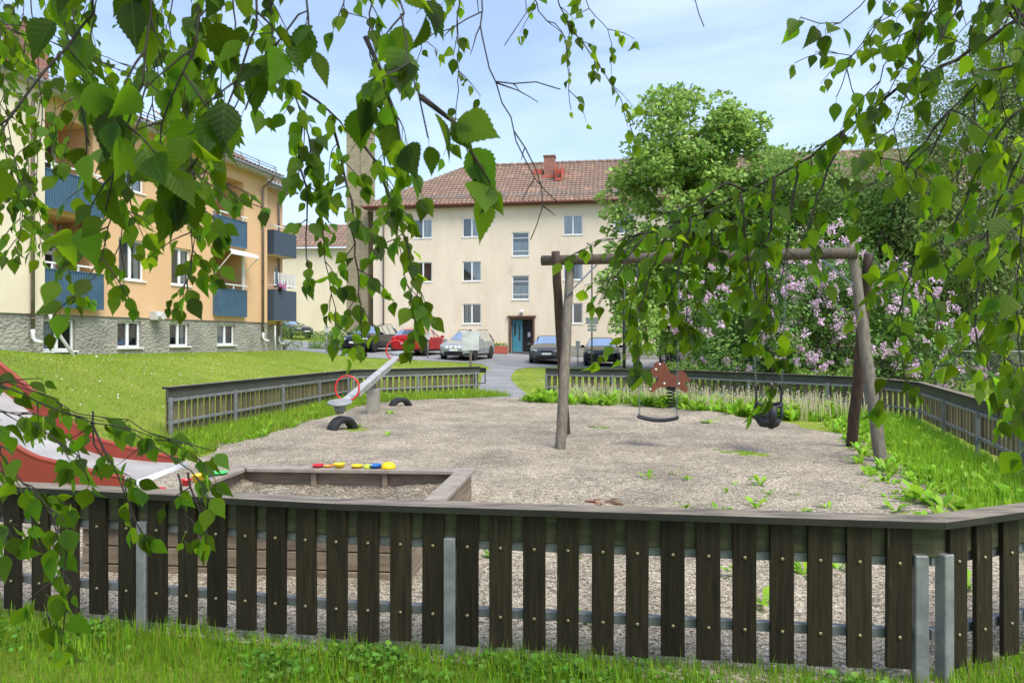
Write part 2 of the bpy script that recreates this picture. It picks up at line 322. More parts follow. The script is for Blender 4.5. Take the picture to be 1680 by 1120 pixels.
def lawn_mat():
    m = bpy.data.materials.new('mown_lawn'); m.use_nodes = True; t = m.node_tree; n = t.nodes; l = t.links; b = n['Principled BSDF']; b.inputs['Roughness'].default_value = .9
    b.inputs['Specular IOR Level'].default_value = .15
    tc = n.new('ShaderNodeTexCoord')
    def nz(s, d, st=None):
        q = n.new('ShaderNodeTexNoise'); q.inputs['Scale'].default_value = s; q.inputs['Detail'].default_value = d; q.inputs['Roughness'].default_value = .65
        if st:
            mp = n.new('ShaderNodeMapping'); mp.inputs['Scale'].default_value = st; mp.inputs['Rotation'].default_value = (0, 0, R(12)); l.new(tc.outputs['Object'], mp.inputs[0]); l.new(mp.outputs[0], q.inputs['Vector'])
        else: l.new(tc.outputs['Object'], q.inputs['Vector'])
        return q
    a = nz(.35, 6); c1 = n.new('ShaderNodeValToRGB'); e = c1.color_ramp.elements
    e[0].position = .36; e[0].color = (.165, .27, .022, 1); e[1].position = .68; e[1].color = (.34, .40, .06, 1)
    l.new(a.outputs['Fac'], c1.inputs[0])
    s = nz(1.0, 4, (.15, 1.6, 1)); m0 = n.new('ShaderNodeMapRange'); m0.inputs[1].default_value = .4; m0.inputs[2].default_value = .62; m0.inputs[3].default_value = 0; m0.inputs[4].default_value = .35
    l.new(s.outputs['Fac'], m0.inputs[0]); mi = n.new('ShaderNodeMixRGB'); mi.inputs[2].default_value = (.24, .24, .06, 1); l.new(m0.outputs[0], mi.inputs[0]); l.new(c1.outputs[0], mi.inputs[1])
    g = nz(55, 5); m1 = n.new('ShaderNodeMapRange'); m1.inputs[1].default_value = .3; m1.inputs[2].default_value = .7; m1.inputs[3].default_value = .55; m1.inputs[4].default_value = 1.25
    l.new(g.outputs['Fac'], m1.inputs[0]); hs = n.new('ShaderNodeHueSaturation'); l.new(mi.outputs[0], hs.inputs['Color']); l.new(m1.outputs[0], hs.inputs['Value'])
    l.new(hs.outputs[0], b.inputs['Base Color'])
    bu = n.new('ShaderNodeBump'); bu.inputs['Strength'].default_value = .9; bu.inputs['Distance'].default_value = .03; l.new(g.outputs['Fac'], bu.inputs['Height']); l.new(bu.outputs[0], b.inputs['Normal'])
    return m
M['lawn'] = lawn_mat()
def gravel_mat(name, tint=1.0, damp=0.0):
    m = bpy.data.materials.new(name); m.use_nodes = True; t = m.node_tree; n = t.nodes; l = t.links; b = n['Principled BSDF']; b.inputs['Roughness'].default_value = .9; b.inputs['Specular IOR Level'].default_value = .2
    tc = n.new('ShaderNodeTexCoord')
    v = n.new('ShaderNodeTexVoronoi'); v.inputs['Scale'].default_value = 105; l.new(tc.outputs['Object'], v.inputs['Vector'])
    cr = n.new('ShaderNodeValToRGB'); e = cr.color_ramp.elements; cr.color_ramp.interpolation = 'LINEAR'
    cols = [(0, (.06, .05, .037)), (.22, (.26, .215, .155)), (.45, (.455, .385, .285)), (.62, (.33, .27, .195)), (.8, (.56, .48, .36)), (1, (.72, .64, .51))]
    e[0].position, e[0].color = cols[0][0], (*[c*tint for c in cols[0][1]], 1); e[1].position, e[1].color = 1, (*[c*tint for c in cols[-1][1]], 1)
    for p, c in cols[1:-1]:
        k = e.new(p); k.color = (*[x*tint for x in c], 1)
    sx = n.new('ShaderNodeSeparateColor'); l.new(v.outputs['Color'], sx.inputs[0]); l.new(sx.outputs[0], cr.inputs[0])
    big = n.new('ShaderNodeTexNoise'); big.inputs['Scale'].default_value = 1.1; big.inputs['Detail'].default_value = 8; big.inputs['Roughness'].default_value = .7; l.new(tc.outputs['Object'], big.inputs['Vector'])
    mr = n.new('ShaderNodeMapRange'); mr.inputs[1].default_value = .3; mr.inputs[2].default_value = .7; mr.inputs[3].default_value = .52; mr.inputs[4].default_value = 1.2; l.new(big.outputs['Fac'], mr.inputs[0])
    hs = n.new('ShaderNodeHueSaturation'); l.new(cr.outputs[0], hs.inputs['Color']); l.new(mr.outputs[0], hs.inputs['Value'])
    # dark leaf litter
    st = n.new('ShaderNodeTexNoise'); st.inputs['Scale'].default_value = 16; st.inputs['Detail'].default_value = 6; mp = n.new('ShaderNodeMapping'); mp.inputs['Scale'].default_value = (.7, 2.4, 1)
    l.new(tc.outputs['Object'], mp.inputs[0]); l.new(mp.outputs[0], st.inputs['Vector'])
    m2 = n.new('ShaderNodeMapRange'); m2.inputs[1].default_value = .54-damp; m2.inputs[2].default_value = .64-damp; m2.inputs[4].default_value = .75; l.new(st.outputs['Fac'], m2.inputs[0])
    mi = n.new('ShaderNodeMixRGB'); mi.inputs[2].default_value = (.12, .10, .075, 1); l.new(m2.outputs[0], mi.inputs[0]); l.new(hs.outputs[0], mi.inputs[1])
    l.new(mi.outputs[0], b.inputs['Base Color'])
    bu = n.new('ShaderNodeBump'); bu.inputs['Strength'].default_value = .8; bu.inputs['Distance'].default_value = .008; bu.invert = True
    l.new(v.outputs['Distance'], bu.inputs['Height']); b2 = n.new('ShaderNodeBump'); b2.inputs['Strength'].default_value = .6; b2.inputs['Distance'].default_value = .05
    l.new(big.outputs['Fac'], b2.inputs['Height']); l.new(b2.outputs[0], bu.inputs['Normal']); l.new(bu.outputs[0], b.inputs['Normal'])
    return m
M['gravel'] = gravel_mat('playground_gravel'); M['sand'] = gravel_mat('damp_sand', .72, .06)

# ------------------------------------------------------------------ ground
def axis(segs):
    out = [segs[0][0]]
    for a, b, st in segs:
        k = max(1, round((b-a)/st)); out += [a+(b-a)*(i+1)/k for i in range(k)]
    return out
def hfgrid(name, xs, ys, m, off=0, kind='structure', bumpy=0):
    b = MB(); nx = len(xs)
    b.v = [(x, y, hgt(x, y)+off) for y in ys for x in xs]
    b.f = [(j*nx+i, j*nx+i+1, (j+1)*nx+i+1, (j+1)*nx+i) for j in range(len(ys)-1) for i in range(nx-1)]
    return tag(b.build(name, m, smooth=True), kind=kind)
hfgrid('lawn', axis([(-400, -60, 40), (-60, -20, 5), (-20, 12, .35), (12, 60, 4), (60, 400, 40)]), axis([(-60, 0, 10), (0, 3, .5), (3, 36, .35), (36, 60, 2), (60, 800, 50)]), M['lawn'])
def strips(name, rows, m, off, nx, bumpy=0, wob=0):
    """rows = [(y,xl,xr)]"""
    b = MB()
    for y, xl, xr in rows:
        for i in range(nx+1):
            x = lerp(xl, xr, i/nx); e = min(1, min(i, nx-i)/3)
            fe = sstep(2.9, 4.6, y) if bumpy else 1; e *= lerp(.25, 1, fe)
            z = hgt(x, y)+off*lerp(.28, 1, fe)+bumpy*e*(math.sin(x*3.1+y*1.7)+math.sin(x*1.3-y*2.9+1)+.6*math.sin(x*7+y*5))*.5
            if bumpy:
                for hx_, hy_, hr in ((1.88, 8.7, .75), (3.17, 8.3, .6), (-2.5, 10.6, .5)): z -= .028*math.exp(-((x-hx_)**2+(y-hy_)**2)/hr**2)
                z += .006*fe*math.sin(x*19+3*math.sin(y*4))*math.sin(y*16+2*math.sin(x*5))
            b.v.append((x+wob*math.sin(y*5+i), y, z))
    k = nx+1
    b.f = [(j*k+i, j*k+i+1, (j+1)*k+i+1, (j+1)*k+i) for j in range(len(rows)-1) for i in range(nx)]
    return tag(b.build(name, m, smooth=True), kind='structure')
GY = [2.66, 3.0, 3.45, 3.8, 5, 6.3, 8.5, 10, 12, 13.5, 14.6, 15.3, 15.9]
GL = [1.6, -.5, -2.5, -5.2, -4.2, -3.75, -3.7, -3.85, -4.1, -4.0, -3.4, -2.3, -.7]
GR = [2.4, 2.9, 3.4, 3.8, 4.3, 4.75, 4.8, 4.75, 4.1, 3.5, 3.0, 2.6, .9]
ys = axis([(2.66, 15.9, .09)])
strips('playground_gravel', [(y, interp(y, GY, GL)+.12*math.sin(y*3.3), interp(y, GY, GR)+.15*math.sin(y*4.1)) for y in ys], M['gravel'], .036, 110, bumpy=.014)
pr = []
for y in axis([(15.6, 34, .35)]):
    xl = interp(y, [15.6, 17, 20, 26, 31, 32.5, 34], [-.75, -.82, -.95, -1.15, -1.0, -1.4, -2.5]); xr = interp(y, [15.6, 17, 20, 24, 27, 30, 32, 34], [.65, .40, .15, -.05, 0, .15, .7, 3])
    pr.append((y, xl, xr))
strips('footpath', pr, M['asphalt'], .010, 6)
strips('parking_area', [(y, -30, 30) for y in axis([(33.3, 46.5, .35)])], M["asphalt"], .016, 170)
# ------------------------------------------------------------------ buildings
def wall_grid(u0, u1, z0, z1, holes, y=0.0, depth=.14, zi=None, mi=0, mb=None, split=None, mi_low=0):
    """wall in the plane y, facing -y, with rectangular holes (u0,u1,z0,z1) and their reveals; below split uses mi_low"""
    b = mb or MB()
    us = sorted({u0, u1, *[h[0] for h in holes], *[h[1] for h in holes]}); zs = sorted({z0, z1, *[h[2] for h in holes], *[h[3] for h in holes], *([split] if split else [])})
    us = [u for u in us if u0-1e-6 <= u <= u1+1e-6]; zs = [z for z in zs if z0-1e-6 <= z <= z1+1e-6]
    for i in range(len(us)-1):
        for j in range(len(zs)-1):
            cu = (us[i]+us[i+1])/2; cz = (zs[j]+zs[j+1])/2
            if any(h[0] < cu < h[1] and h[2] < cz < h[3] for h in holes): continue
            b.add([(us[i], y, zs[j]), (us[i+1], y, zs[j]), (us[i+1], y, zs[j+1]), (us[i], y, zs[j+1])], [(0, 1, 2, 3)], mi_low if split and cz < split else mi)
    for h in holes:
        a, c, d, e = h[:4]; dp = h[4] if len(h) > 4 else depth; m2 = mi_low if split and (d+e)/2 < split else mi
        for q in ([(a, y, d), (a, y, e), (a, y+dp, e), (a, y+dp, d)], [(c, y, d), (c, y+dp, d), (c, y+dp, e), (c, y, e)],
                  [(a, y, e), (c, y, e), (c, y+dp, e), (a, y+dp, e)], [(a, y, d), (a, y+dp, d), (c, y+dp, d), (c, y, d)]):
            b.add(q, [(0, 1, 2, 3)], m2)
    return b
def window(par, u0, u1, z0, z1, y, style='two', curtain=None, sillw=.05, depth=.09):
    """casement window set back in its opening; y = wall plane"""
    fr = MB(); fw = .065; yf = y+depth; t = .06
    for a, c, d, e in ((u0, u0+fw, z0, z1), (u1-fw, u1, z0, z1), (u0+fw, u1-fw, z1-fw, z1), (u0+fw, u1-fw, z0, z0+fw)): fr.b2(a, c, yf, yf+t, d, e)
    panes = []
    if style == 'two':
        m = (u0+u1)/2; fr.b2(m-.05, m+.05, yf-.01, yf+t, z0+fw, z1-fw); panes = [(u0+fw, m-.05, z0+fw, z1-fw), (m+.05, u1-fw, z0+fw, z1-fw)]
    elif style == 'stair':
        a = z0+fw+(z1-z0)*.17; c = z1-fw-(z1-z0)*.2; fr.b2(u0+fw, u1-fw, yf, yf+t, a-.02, a+.02); fr.b2(u0+fw, u1-fw, yf, yf+t, c-.02, c+.02)
        panes = [(u0+fw, u1-fw, z0+fw, a-.02), (u0+fw, u1-fw, a+.02, c-.02), (u0+fw, u1-fw, c+.02, z1-fw)]
    else: panes = [(u0+fw, u1-fw, z0+fw, z1-fw)]
    f = fr.build('window', M['white'], par, bevel=.006)
    g = MB()
    for a, c, d, e in panes: g.add([(a, yf+.03, d), (c, yf+.03, d), (c, yf+.03, e), (a, yf+.03, e)], [(0, 1, 2, 3)])
    g.build('pane', M['glass'], f)
    MB().b2(u0-.04, u1+.04, y-sillw, yf, z0-.05, z0-.004).build('sill', M['white'], f, bevel=.005)
    d = MB(); yb = yf+.7
    d.add([(u0, yb, z0), (u1, yb, z0), (u1, yb, z1), (u0, yb, z1)], [(0, 1, 2, 3)])
    for q in ([(u0, yf+t, z0), (u0, yb, z0), (u0, yb, z1), (u0, yf+t, z1)], [(u1, yf+t, z0), (u1, yf+t, z1), (u1, yb, z1), (u1, yb, z0)], [(u0, yf+t, z1), (u0, yb, z1), (u1, yb, z1), (u1, yf+t, z1)], [(u0, yf+t, z0), (u1, yf+t, z0), (u1, yb, z0), (u0, yb, z0)]): d.add(q, [(0, 1, 2, 3)])
    d.build('room_recess', M['room'], f)
    if curtain:
        cm = M['curtain_red'] if curtain == 'red' else M['curtain']; c = MB(); k = 28
        spans = {'sides': [(u0+.04, u0+(u1-u0)*.24), (u1-(u1-u0)*.24, u1-.04)], 'left': [(u0+.04, (u0+u1)/2)], 'full': [(u0+.04, u1-.04)], 'red': [(u0+.04, u1-.04)], 'right': [((u0+u1)/2+.03, u1-.04)], 'low': [(u0+.04, u1-.04)]}[curtain]
        for a, e in spans:
            n = max(8, int((e-a)*36)); top = z0+(z1-z0)*.6 if curtain == 'low' else z1-.02
            vs = []
            for i in range(n+1):
                x = lerp(a, e, i/n); yy = yf+t+.06+.02*math.sin(i*1.7); vs += [(x, yy, z0+.05), (x, yy, top)]
            c.add(vs, [(2*i, 2*i+2, 2*i+3, 2*i+1) for i in range(n)])
        c.build('curtain', cm, f, smooth=True)
    return f
def roof_tiles(name, par, u0, u1, y0, z0, y1, z1, pitch=.26, hipl=0, hipr=0, rows=None, m='tile'):
    """tiled slope from the eave (y0,z0) to the ridge (y1,z1), pantile waves and stepped courses; hip cuts at both ends"""
    b = MB(); sl = math.hypot(y1-y0, z1-z0); rows = rows or int(sl/.36); nrm = Vector((0, -(z1-z0), (y1-y0))).normalized(); n = int((u1-u0)/pitch)*4
    for j in range(rows):
        for kx, tt in ((0, j/rows), (1, (j+1)/rows)):
            a = u0+hipl*tt; e = u1-hipr*tt
            for i in range(n+1):
                x = lerp(u0, u1, i/n); x = min(max(x, a), e); wv = .028*math.sin(i*math.pi/2+.3)+.045*(1-kx)
                p = Vector((x, lerp(y0, y1, tt), lerp(z0, z1, tt)))+nrm*(wv+.03); b.v.append(tuple(p))
    k = n+1
    for r in range(2*rows-1):
        for i in range(n): b.f.append((r*k+i, r*k+i+1, (r+1)*k+i+1, (r+1)*k+i))
    b.m = [0]*len(b.f)
    return b.build(name, M[m], par)

# --- left apartment block -------------------------------------------------
TH = math.atan2(.97, .242); LB0 = Vector((-15.6, 10.6, .93))
lb = thing('apartment_building', 'orange apartment block on rough grey basement wall with blue balconies, left of the lawn', 'building', LB0, TH)
bas = [(9.1, 10.22, .16, 1.08), (11.8, 12.8, .22, 1.08), (14.12, 15.11, .24, 1.08), (16.68, 17.78, .26, 1.08)]
f1 = [(11.85, 12.95, 2.45, 3.8), (14.2, 15.2, 2.45, 3.8)]; f2 = [(11.85, 12.95, 5.4, 6.75), (14.2, 15.2, 5.4, 6.75)]
lg = [(8.95, 10.85, 1.55, 4.12, 1.3), (8.95, 10.85, 4.38, 7.0, 1.3), (16.44, 18.33, 1.55, 4.12, 1.3), (16.44, 18.33, 4.38, 7.0, 1.3)]
b = wall_grid(8.9, 20, -.8, 7.65, bas+f1+f2+lg, split=1.2, mi=0, mi_low=1)
# loggia back walls
for a, c, d, e, dp in lg: b.add([(a, dp, d), (c, dp, d), (c, dp, e), (a, dp, e)], [(0, 1, 2, 3)], 0)
b.b2(20-.001, 20, 0.01, 10, -.8, 7.65, 0)
wl = b.build('wall', [M['orange'], M['plinth']], lb)
py = wall_grid(0, 8.9, 1.2, 7.65, [(6.0, 7.1, 2.45, 3.8), (3.4, 4.5, 2.45, 3.8), (6.0, 7.1, 5.4, 6.75), (3.4, 4.5, 5.4, 6.75)], y=-.35)
py.add([(8.9, -.35, 1.2), (8.9, .5, 1.2), (8.9, .5, 7.65), (8.9, -.35, 7.65)], [(0, 1, 2, 3)]); py.add([(0, -.35, 1.2), (8.9, -.35, 1.2), (8.9, 0, 1.2), (0, 0, 1.2)], [(3, 2, 1, 0)])
py.build('projecting_wall', M['pale'], lb)
pb = wall_grid(0, 8.9, -.8, 1.2, [], y=-.30); pb.add([(8.9, -.30, -.8), (8.9, .1, -.8), (8.9, .1, 1.198), (8.9, -.30, 1.198)], [(0, 1, 2, 3)])
pb.build('basement_wall', M['plinth'], lb)
MB().b2(8.92, 20.03, -.03, -.002, 1.185, 1.215).build('ledge', M['zinc'], lb)
cur = ['left', None, 'sides', 'left']
for i, (a, c, d, e) in enumerate(bas): window(lb, a, c, d, e, 0, curtain=cur[i], sillw=.09)
for i, (a, c, d, e) in enumerate(f1): window(lb, a, c, d, e, 0, curtain='sides')
for i, (a, c, d, e) in enumerate(f2): window(lb, a, c, d, e, 0, curtain='full')
for a, z in ((6.0, 2.45), (3.4, 2.45), (6.0, 5.4), (3.4, 5.4)): window(lb, a, a+1.1, z, z+1.35, -.35, curtain='sides')
def corrugated(u0, u1, y, z0, z1, per=.085, dep=.028):
    b = MB(); n = int((u1-u0)/per); vs = []
    for i in range(n):
        x = u0+(u1-u0)*i/n; p = (u1-u0)/n
        vs += [(x, y), (x+p*.45, y), (x+p*.55, y+dep), (x+p*.9, y+dep)]
    vs.append((u1, y)); o = len(vs)
    b.add([(a, c, z0) for a, c in vs]+[(a, c, z1) for a, c in vs], [(i, i+1, o+i+1, o+i) for i in range(o-1)])
    b.b2(u0, u1, y-.012, y+.05, z1-.004, z1+.03); b.b2(u0, u1, y-.012, y+.05, z0-.03, z0+.004)
    return b
def balcony(par, u0, u1, z0, z1, ylog, proud=.32, flat=False, wall_y=0, slab=True, rail=True):
    y = wall_y-proud
    if flat: b = MB(); b.b2(u0, u1, y, y+.03, z0, z1)
    else: b = corrugated(u0, u1, y, z0, z1)
    p = b.build('balcony_panel', M['slate'] if flat else M['blue'], par)
    for u in (u0, u1):
        MB().b2(u-.015, u+.015, y+.03, wall_y-.002, z0, z1).build('side_panel', M['slate'] if flat else M['blue'], p)
    MB().b2(u0+.03, u1-.03, y+.04, wall_y-.003, z0-.02, z0+.1).build('floor_slab', M['cream'] if not flat else M['cream'], p)
    if rail:
        r = MB(); zr = z1+.17
        r.b2(u0-.03, u1+.03, y-.01, y+.04, zr, zr+.05)
        for u in (u0+.25, (u0+u1)/2+.1, u1-.25): r.b2(u-.025, u+.025, y, y+.035, z1+.03, zr)
        for u in (u0, u1): r.b2(u-.02, u+.02, y+.04, wall_y+.1, zr, zr+.045)
        r.build('handrail', M['white'], p)
    return p
def loggia_door(par, u0, z0, y, dark='low'):
    """white balcony door and window on the back wall of the recess"""
    fr = MB()
    A, W1, H = u0+.25, 1.45, 2.15
    for a, c, d, e in ((A, A+.08, 0, H), (A+W1-.08, A+W1, 0, H), (A+.08, A+W1-.08, H-.09, H), (A+.62, A+.74, 0, H-.09), (A+.08, A+.62, 0, .75), (A+.74, A+W1-.08, 0, .1), (A+.74, A+W1-.08, 1.5, 1.62)): fr.b2(a, c, y-.09, y-.02, z0+d, z0+e)
    f = fr.build('balcony_door', M['white'], par)
    g = MB(); g.add([(A+.08, y-.05, z0+.1), (A+W1-.08, y-.05, z0+.1), (A+W1-.08, y-.05, z0+H-.09), (A+.08, y-.05, z0+H-.09)], [(0, 1, 2, 3)]); g.build('pane', M['glass'], f)
    MB().b2(A+.09, A+W1-.09, y-.012, y-.004, z0+.1, z0+H-.1).build('door_back', M['dark'], f)
for i, (a, c, d, e, dp) in enumerate(lg):
    balcony(lb, a-.02, c+.12 if i < 2 else c+.02, d-.12, d+.93, 0, proud=.30 if i < 2 else .16)
    loggia_door(lb, a, d+.05, dp)
# lattice in the near recesses
for z0 in (1.6,):
    lt = MB(); yy0, yy1, za, zb = .05, 1.28, z0+.4, z0+2.5; k = .13
    for s in (1, -1):
        for i in range(-22, 32):
            c0 = i*k; pts = []
            # line z = za + s*(y-yy0) + c0 clipped
            ya, yb = yy0, yy1; zc0, zc1 = za+c0, za+c0+s*(yb-ya)
            P0, P1 = [ya, zc0], [yb, zc1]
            lo, hi = za, zb
            def clip(P, Q):
                if P[1] < lo: t = (lo-P[1])/(Q[1]-P[1]); return [P[0]+t*(Q[0]-P[0]), lo]
                if P[1] > hi: t = (hi-P[1])/(Q[1]-P[1]); return [P[0]+t*(Q[0]-P[0]), hi]
                return P
            if (zc0 < lo and zc1 < lo) or (zc0 > hi and zc1 > hi): continue
            P0, P1 = clip(P0, P1), clip(P1, P0)
            lt.bar((10.80+.012*s, P0[0], P0[1]), (10.80+.012*s, P1[0], P1[1]), .022, .01)
    lt.build('trellis', mat('trellis_wood', (.42, .26, .13), .7), lb)
# awning under the upper middle balcony
aw = MB(); aw.add([(16.5, -.02, 4.14), (18.3, -.02, 4.14), (18.3, -.75, 3.93), (16.5, -.75, 3.93), (18.3, -.75, 3.80), (16.5, -.75, 3.80)], [(0, 1, 2, 3), (3, 2, 4, 5)])
a = aw.build('awning', M['white'], lb); MB().tube([(16.55, -.02, 3.1), (16.55, -.73, 3.82)], .02).tube([(18.25, -.0, 3.1), (18.25, -.73, 3.82)], .02).build('awning_arm', M['white'], a)
MB().b2(18.12, 18.2, -.14, -.06, 2.6, 4.1).build('balcony_post', M['white'], lb)
# second, set-back block with its two balconies
SB = 1.0
b2_ = wall_grid(19.99, 22.75, -.8, 7.65, [], y=SB, split=1.2, mi=0, mi_low=1)
b2_.add([(22.75, SB, -.8), (22.75, 9, -.8), (22.75, 9, 7.65), (22.75, SB, 7.65)], [(0, 1, 2, 3)], 0); b2_.build('setback_wall', [M['orange'], M['plinth']], lb)
balcony(lb, 20.9, 22.75, 1.35, 2.75, 0, proud=.75, flat=True, wall_y=SB); balcony(lb, 20.9, 22.75, 4.35, 5.45, 0, proud=.75, flat=True, wall_y=SB)
sc_ = MB(); 
for i in range(12): sc_.b2(20.95+i*.15, 21.05+i*.15, SB-.72, SB-.71, 2.95, 3.55)
sc_.build('balcony_screen', M['curtain'], lb)
# roof
roof_tiles('roof', lb, -.5, 20.45, -.62, 7.62, 5, 10.0); roof_tiles('setback_roof', lb, 19.8, 23.05, SB-.55, 7.62, 6, 11.0)
MB().b2(-.5, 20.4, -.5, .0, 7.55, 7.60).b2(-.5, 20.4, -.52, -.49, 7.45, 7.62).build('soffit', M['offwhite'], lb)
MB().b2(20.02, 23.0, SB-.5, SB, 7.55, 7.60).b2(20.02, 23.0, SB-.52, SB-.49, 7.45, 7.62).build('setback_soffit', M['offwhite'], lb)
MB().tube([(-.5, -.66, 7.58), (20.5, -.66, 7.55)], .07, 10).build('gutter', M['galv'], lb); MB().tube([(19.9, SB-.6, 7.58), (23.1, SB-.6, 7.55)], .07, 10).build('gutter', M['galv'], lb)
sg = MB()
for dz in (0, .12): sg.tube([(0, -.30+dz*.3, 7.95+dz), (20.3, -.30+dz*.3, 7.95+dz)], .016, 6)
for i in range(18): sg.bar((i*1.18+.1, -.35, 7.78), (i*1.18+.1, -.24, 8.12), .03, .03)
sg.build('snow_guard', M['galv'], lb)
def downpipe(par, u, y, zt, zb, m='zinc', kick=True, lower=None):
    p = MB().tube([(u, y-.62, zt), (u, y-.6, zt-.15), (u, y-.35, zt-.35), (u, y-.12, zt-.5), (u, y-.1, zt-.7), (u, y-.1, zb)], .05, 10)
    for z in (zb+.6, zb+2.6, zb+4.4): p.tube([(u, y-.1, z), (u, y-.1, z+.04)], .06, 10)
    o = p.build('downpipe', M[m], par, smooth=True)
    MB().tube([(u, y-.1, zb+.32), (u, y-.1, zb+.08), (u+.03, y-.16, zb), (u+.08, y-.34, zb-.05)], .055, 10).build('spout', M['offwhite'], o, smooth=True)
downpipe(lb, 19.55, 0, 7.55, .45); downpipe(lb, 8.45, -.35, 7.55, .45); downpipe(lb, 22.3, SB, 7.55, .3)
MB().tube([(9.0, -.42, 1.2), (9.05, -.45, .9), (9.5, -.9, -.2)], .05, 10).build('drain_pipe', M['offwhite'], lb, smooth=True)
MB().tube([(20.9, .2, 1.1), (20.9, .2, -.3)], .035, 8).build('drain_pipe', M['offwhite'], lb, smooth=True)
v = MB(); v.b2(13.15, 13.5, -.30, -.002, 1.15, 1.45); v.lathe((13.32, -.30, 1.28), [(.11, 0), (.12, .14)], 12, 0, Matrix.Rotation(R(90), 3, 'X')); v.build('vent_box', M['offwhite'], lb, bevel=.01)
MB().b2(11.3, 12.2, 3.2, 4.1, 9.0, 10.9).build('chimney', M['rbrick'], lb)

# --- far three-storey block ----------------------------------------------
TF = -math.atan(.15); FB0 = Vector((-9.25, 45.5, .55))
fb = thing('apartment_building', 'cream three-storey apartment block with red tiled roof and blue entrance door behind the parked cars', 'building', FB0, TF)
def uf(px):
    r = (px-840)/F; return (44.11*r/(1+.15*r)+9.25)*1.0112
FW = 39.0; holes = []; wins = []
rows = [(1.85, 3.15), (4.62, 5.92), (7.5, 8.75)]
cols = [uf(694), uf(774), uf(940), uf(1024), uf(1024)+3.3, uf(1024)+9.9, uf(1024)+13.2, uf(1024)+16.5, uf(1024)+19.8, uf(1024)+26]
rnd = random.Random(3); opts = [None, 'right', 'left', 'full', 'red', 'sides', 'low']
for ci, c in enumerate(cols):
    for ri, (z0, z1) in enumerate(rows):
        holes.append((c-.62, c+.62, z0, z1, .15)); wins.append((c-.62, c+.62, z0, z1, 'two', {(0, 0): 'sides', (1, 0): 'left', (1, 1): 'right', (1, 2): 'right', (2, 0): 'red', (2, 2): 'full', (0, 2): 'right'}.get((ci, ri), rnd.choice(opts))))
for cs in (uf(854), uf(1024)+6.6):
    for z0, z1 in ((3.4, 4.95), (6.2, 7.75)):
        holes.append((cs-.56, cs+.56, z0, z1, .15)); wins.append((cs-.56, cs+.56, z0, z1, 'stair', 'low'))
DU = uf(856); holes.append((DU-.72, DU+.72, .0, 2.15, .9))
b = wall_grid(0, FW, 0.0, 9.6, holes); b.b2(0.0, .001, .02, 10, 0, 9.6); b.b2(FW, FW+.001, .02, 10, 0, 9.6)
b.build('wall', M['cream'], fb)
MB().b2(0, DU-.9, -.03, -.004, -1.2, .42).b2(DU+.9, FW, -.03, -.004, -1.2, .42).build('plinth', M['plinth'], fb)
for a, c, d, e, s, cu in wins: window(fb, a, c, d, e, 0, s, cu, sillw=.04, depth=.05)
en = MB(); en.b2(DU-.84, DU-.72, -.06, .25, 0, 2.27); en.b2(DU+.72, DU+.84, -.06, .25, 0, 2.27); en.b2(DU-.93, DU+.93, -.12, .25, 2.27, 2.36); en.b2(DU-.72, DU+.72, -.04, .2, 2.15, 2.268)
e_ = en.build('entrance', M['brown'], fb)
dr = MB(); dr.b2(DU-.66, DU-.02, .35, .41, .04, 2.1); d_ = dr.build('door', M['teal'], e_)
# the open recess beside the door, in front of a dark hall
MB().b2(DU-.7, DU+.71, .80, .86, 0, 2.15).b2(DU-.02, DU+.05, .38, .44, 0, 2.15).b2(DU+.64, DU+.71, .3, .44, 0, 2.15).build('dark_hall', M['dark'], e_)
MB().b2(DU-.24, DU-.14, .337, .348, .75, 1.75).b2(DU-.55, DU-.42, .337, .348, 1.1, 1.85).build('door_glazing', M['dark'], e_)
MB().b2(DU+.3, DU+.48, .7, .78, 1.0, 1.3).build('notice', M['white'], e_)
MB().lathe((DU, -.12, 2.62), [(0.001, -.12), (.07, -.1), (.12, -.03), (.12, .04), (.07, .1), (.001, .12)], 14).build('entrance_lamp', M['white'], fb, smooth=True)
MB().b2(DU-.05, DU+.05, -.1, 0, 2.42, 2.52).build('lamp_bracket', M['galv'], fb)
roof_tiles('roof', fb, -.55, FW+.5, -.55, 9.58, 5.5, 13.45, hipl=5.5, pitch=.29)
b = MB(); b.add([(-.55, -.55, 9.6), (4.95, 5.5, 13.47), (-.55, 11.5, 9.6)], [(0, 1, 2)]); b.add([(-.55, 11.5, 9.6), (4.95, 5.5, 13.47), (FW+.5, 5.5, 13.47), (FW+.5, 11.5, 9.6)], [(0, 1, 2, 3)]); b.build('rear_roof', M['tile'], fb)
MB().b2(-.5, FW+.4, -.5, 0, 9.45, 9.52).b2(-.52, FW+.4, -.54, -.505, 9.44, 9.54).build('soffit', M['brown'], fb)
MB().tube([(-.6, -.62, 9.56), (FW+.5, -.62, 9.54)], .06, 8).build('gutter', M['gutter'], fb)
b = MB()
for i in range(64):
    u = 5.2+i*.53; b.tube([(u, 5.5, 13.55), (u+.5, 5.5, 13.52)], [.13, .11], 8)
b.build('ridge_tiles', M['tile'], fb)
b = MB()
for dz in (0, .14): b.tube([(.6, .2+dz*.4, 10.18+dz), (FW, .2+dz*.4, 10.18+dz)], .02, 6)
for i in range(38): b.bar((i*1.03+.6, .12, 10.0), (i*1.03+.6, .3, 10.42), .035, .035)
b.build('snow_guard', M['galv'], fb)
CU = uf(893)
ch = MB().b2(CU-.36, CU+.36, 3.3, 4.1, 11.2, 13.45).build('chimney', M['rbrick'], fb); MB().b2(CU-.42, CU+.42, 3.24, 4.16, 13.45, 13.53).build('chimney_cap', M['rbrick'], ch); MB().b2(CU-.45, CU+.45, 2.95, 4.2, 11.2, 12.05).build('flashing', M['redmetal'], ch)
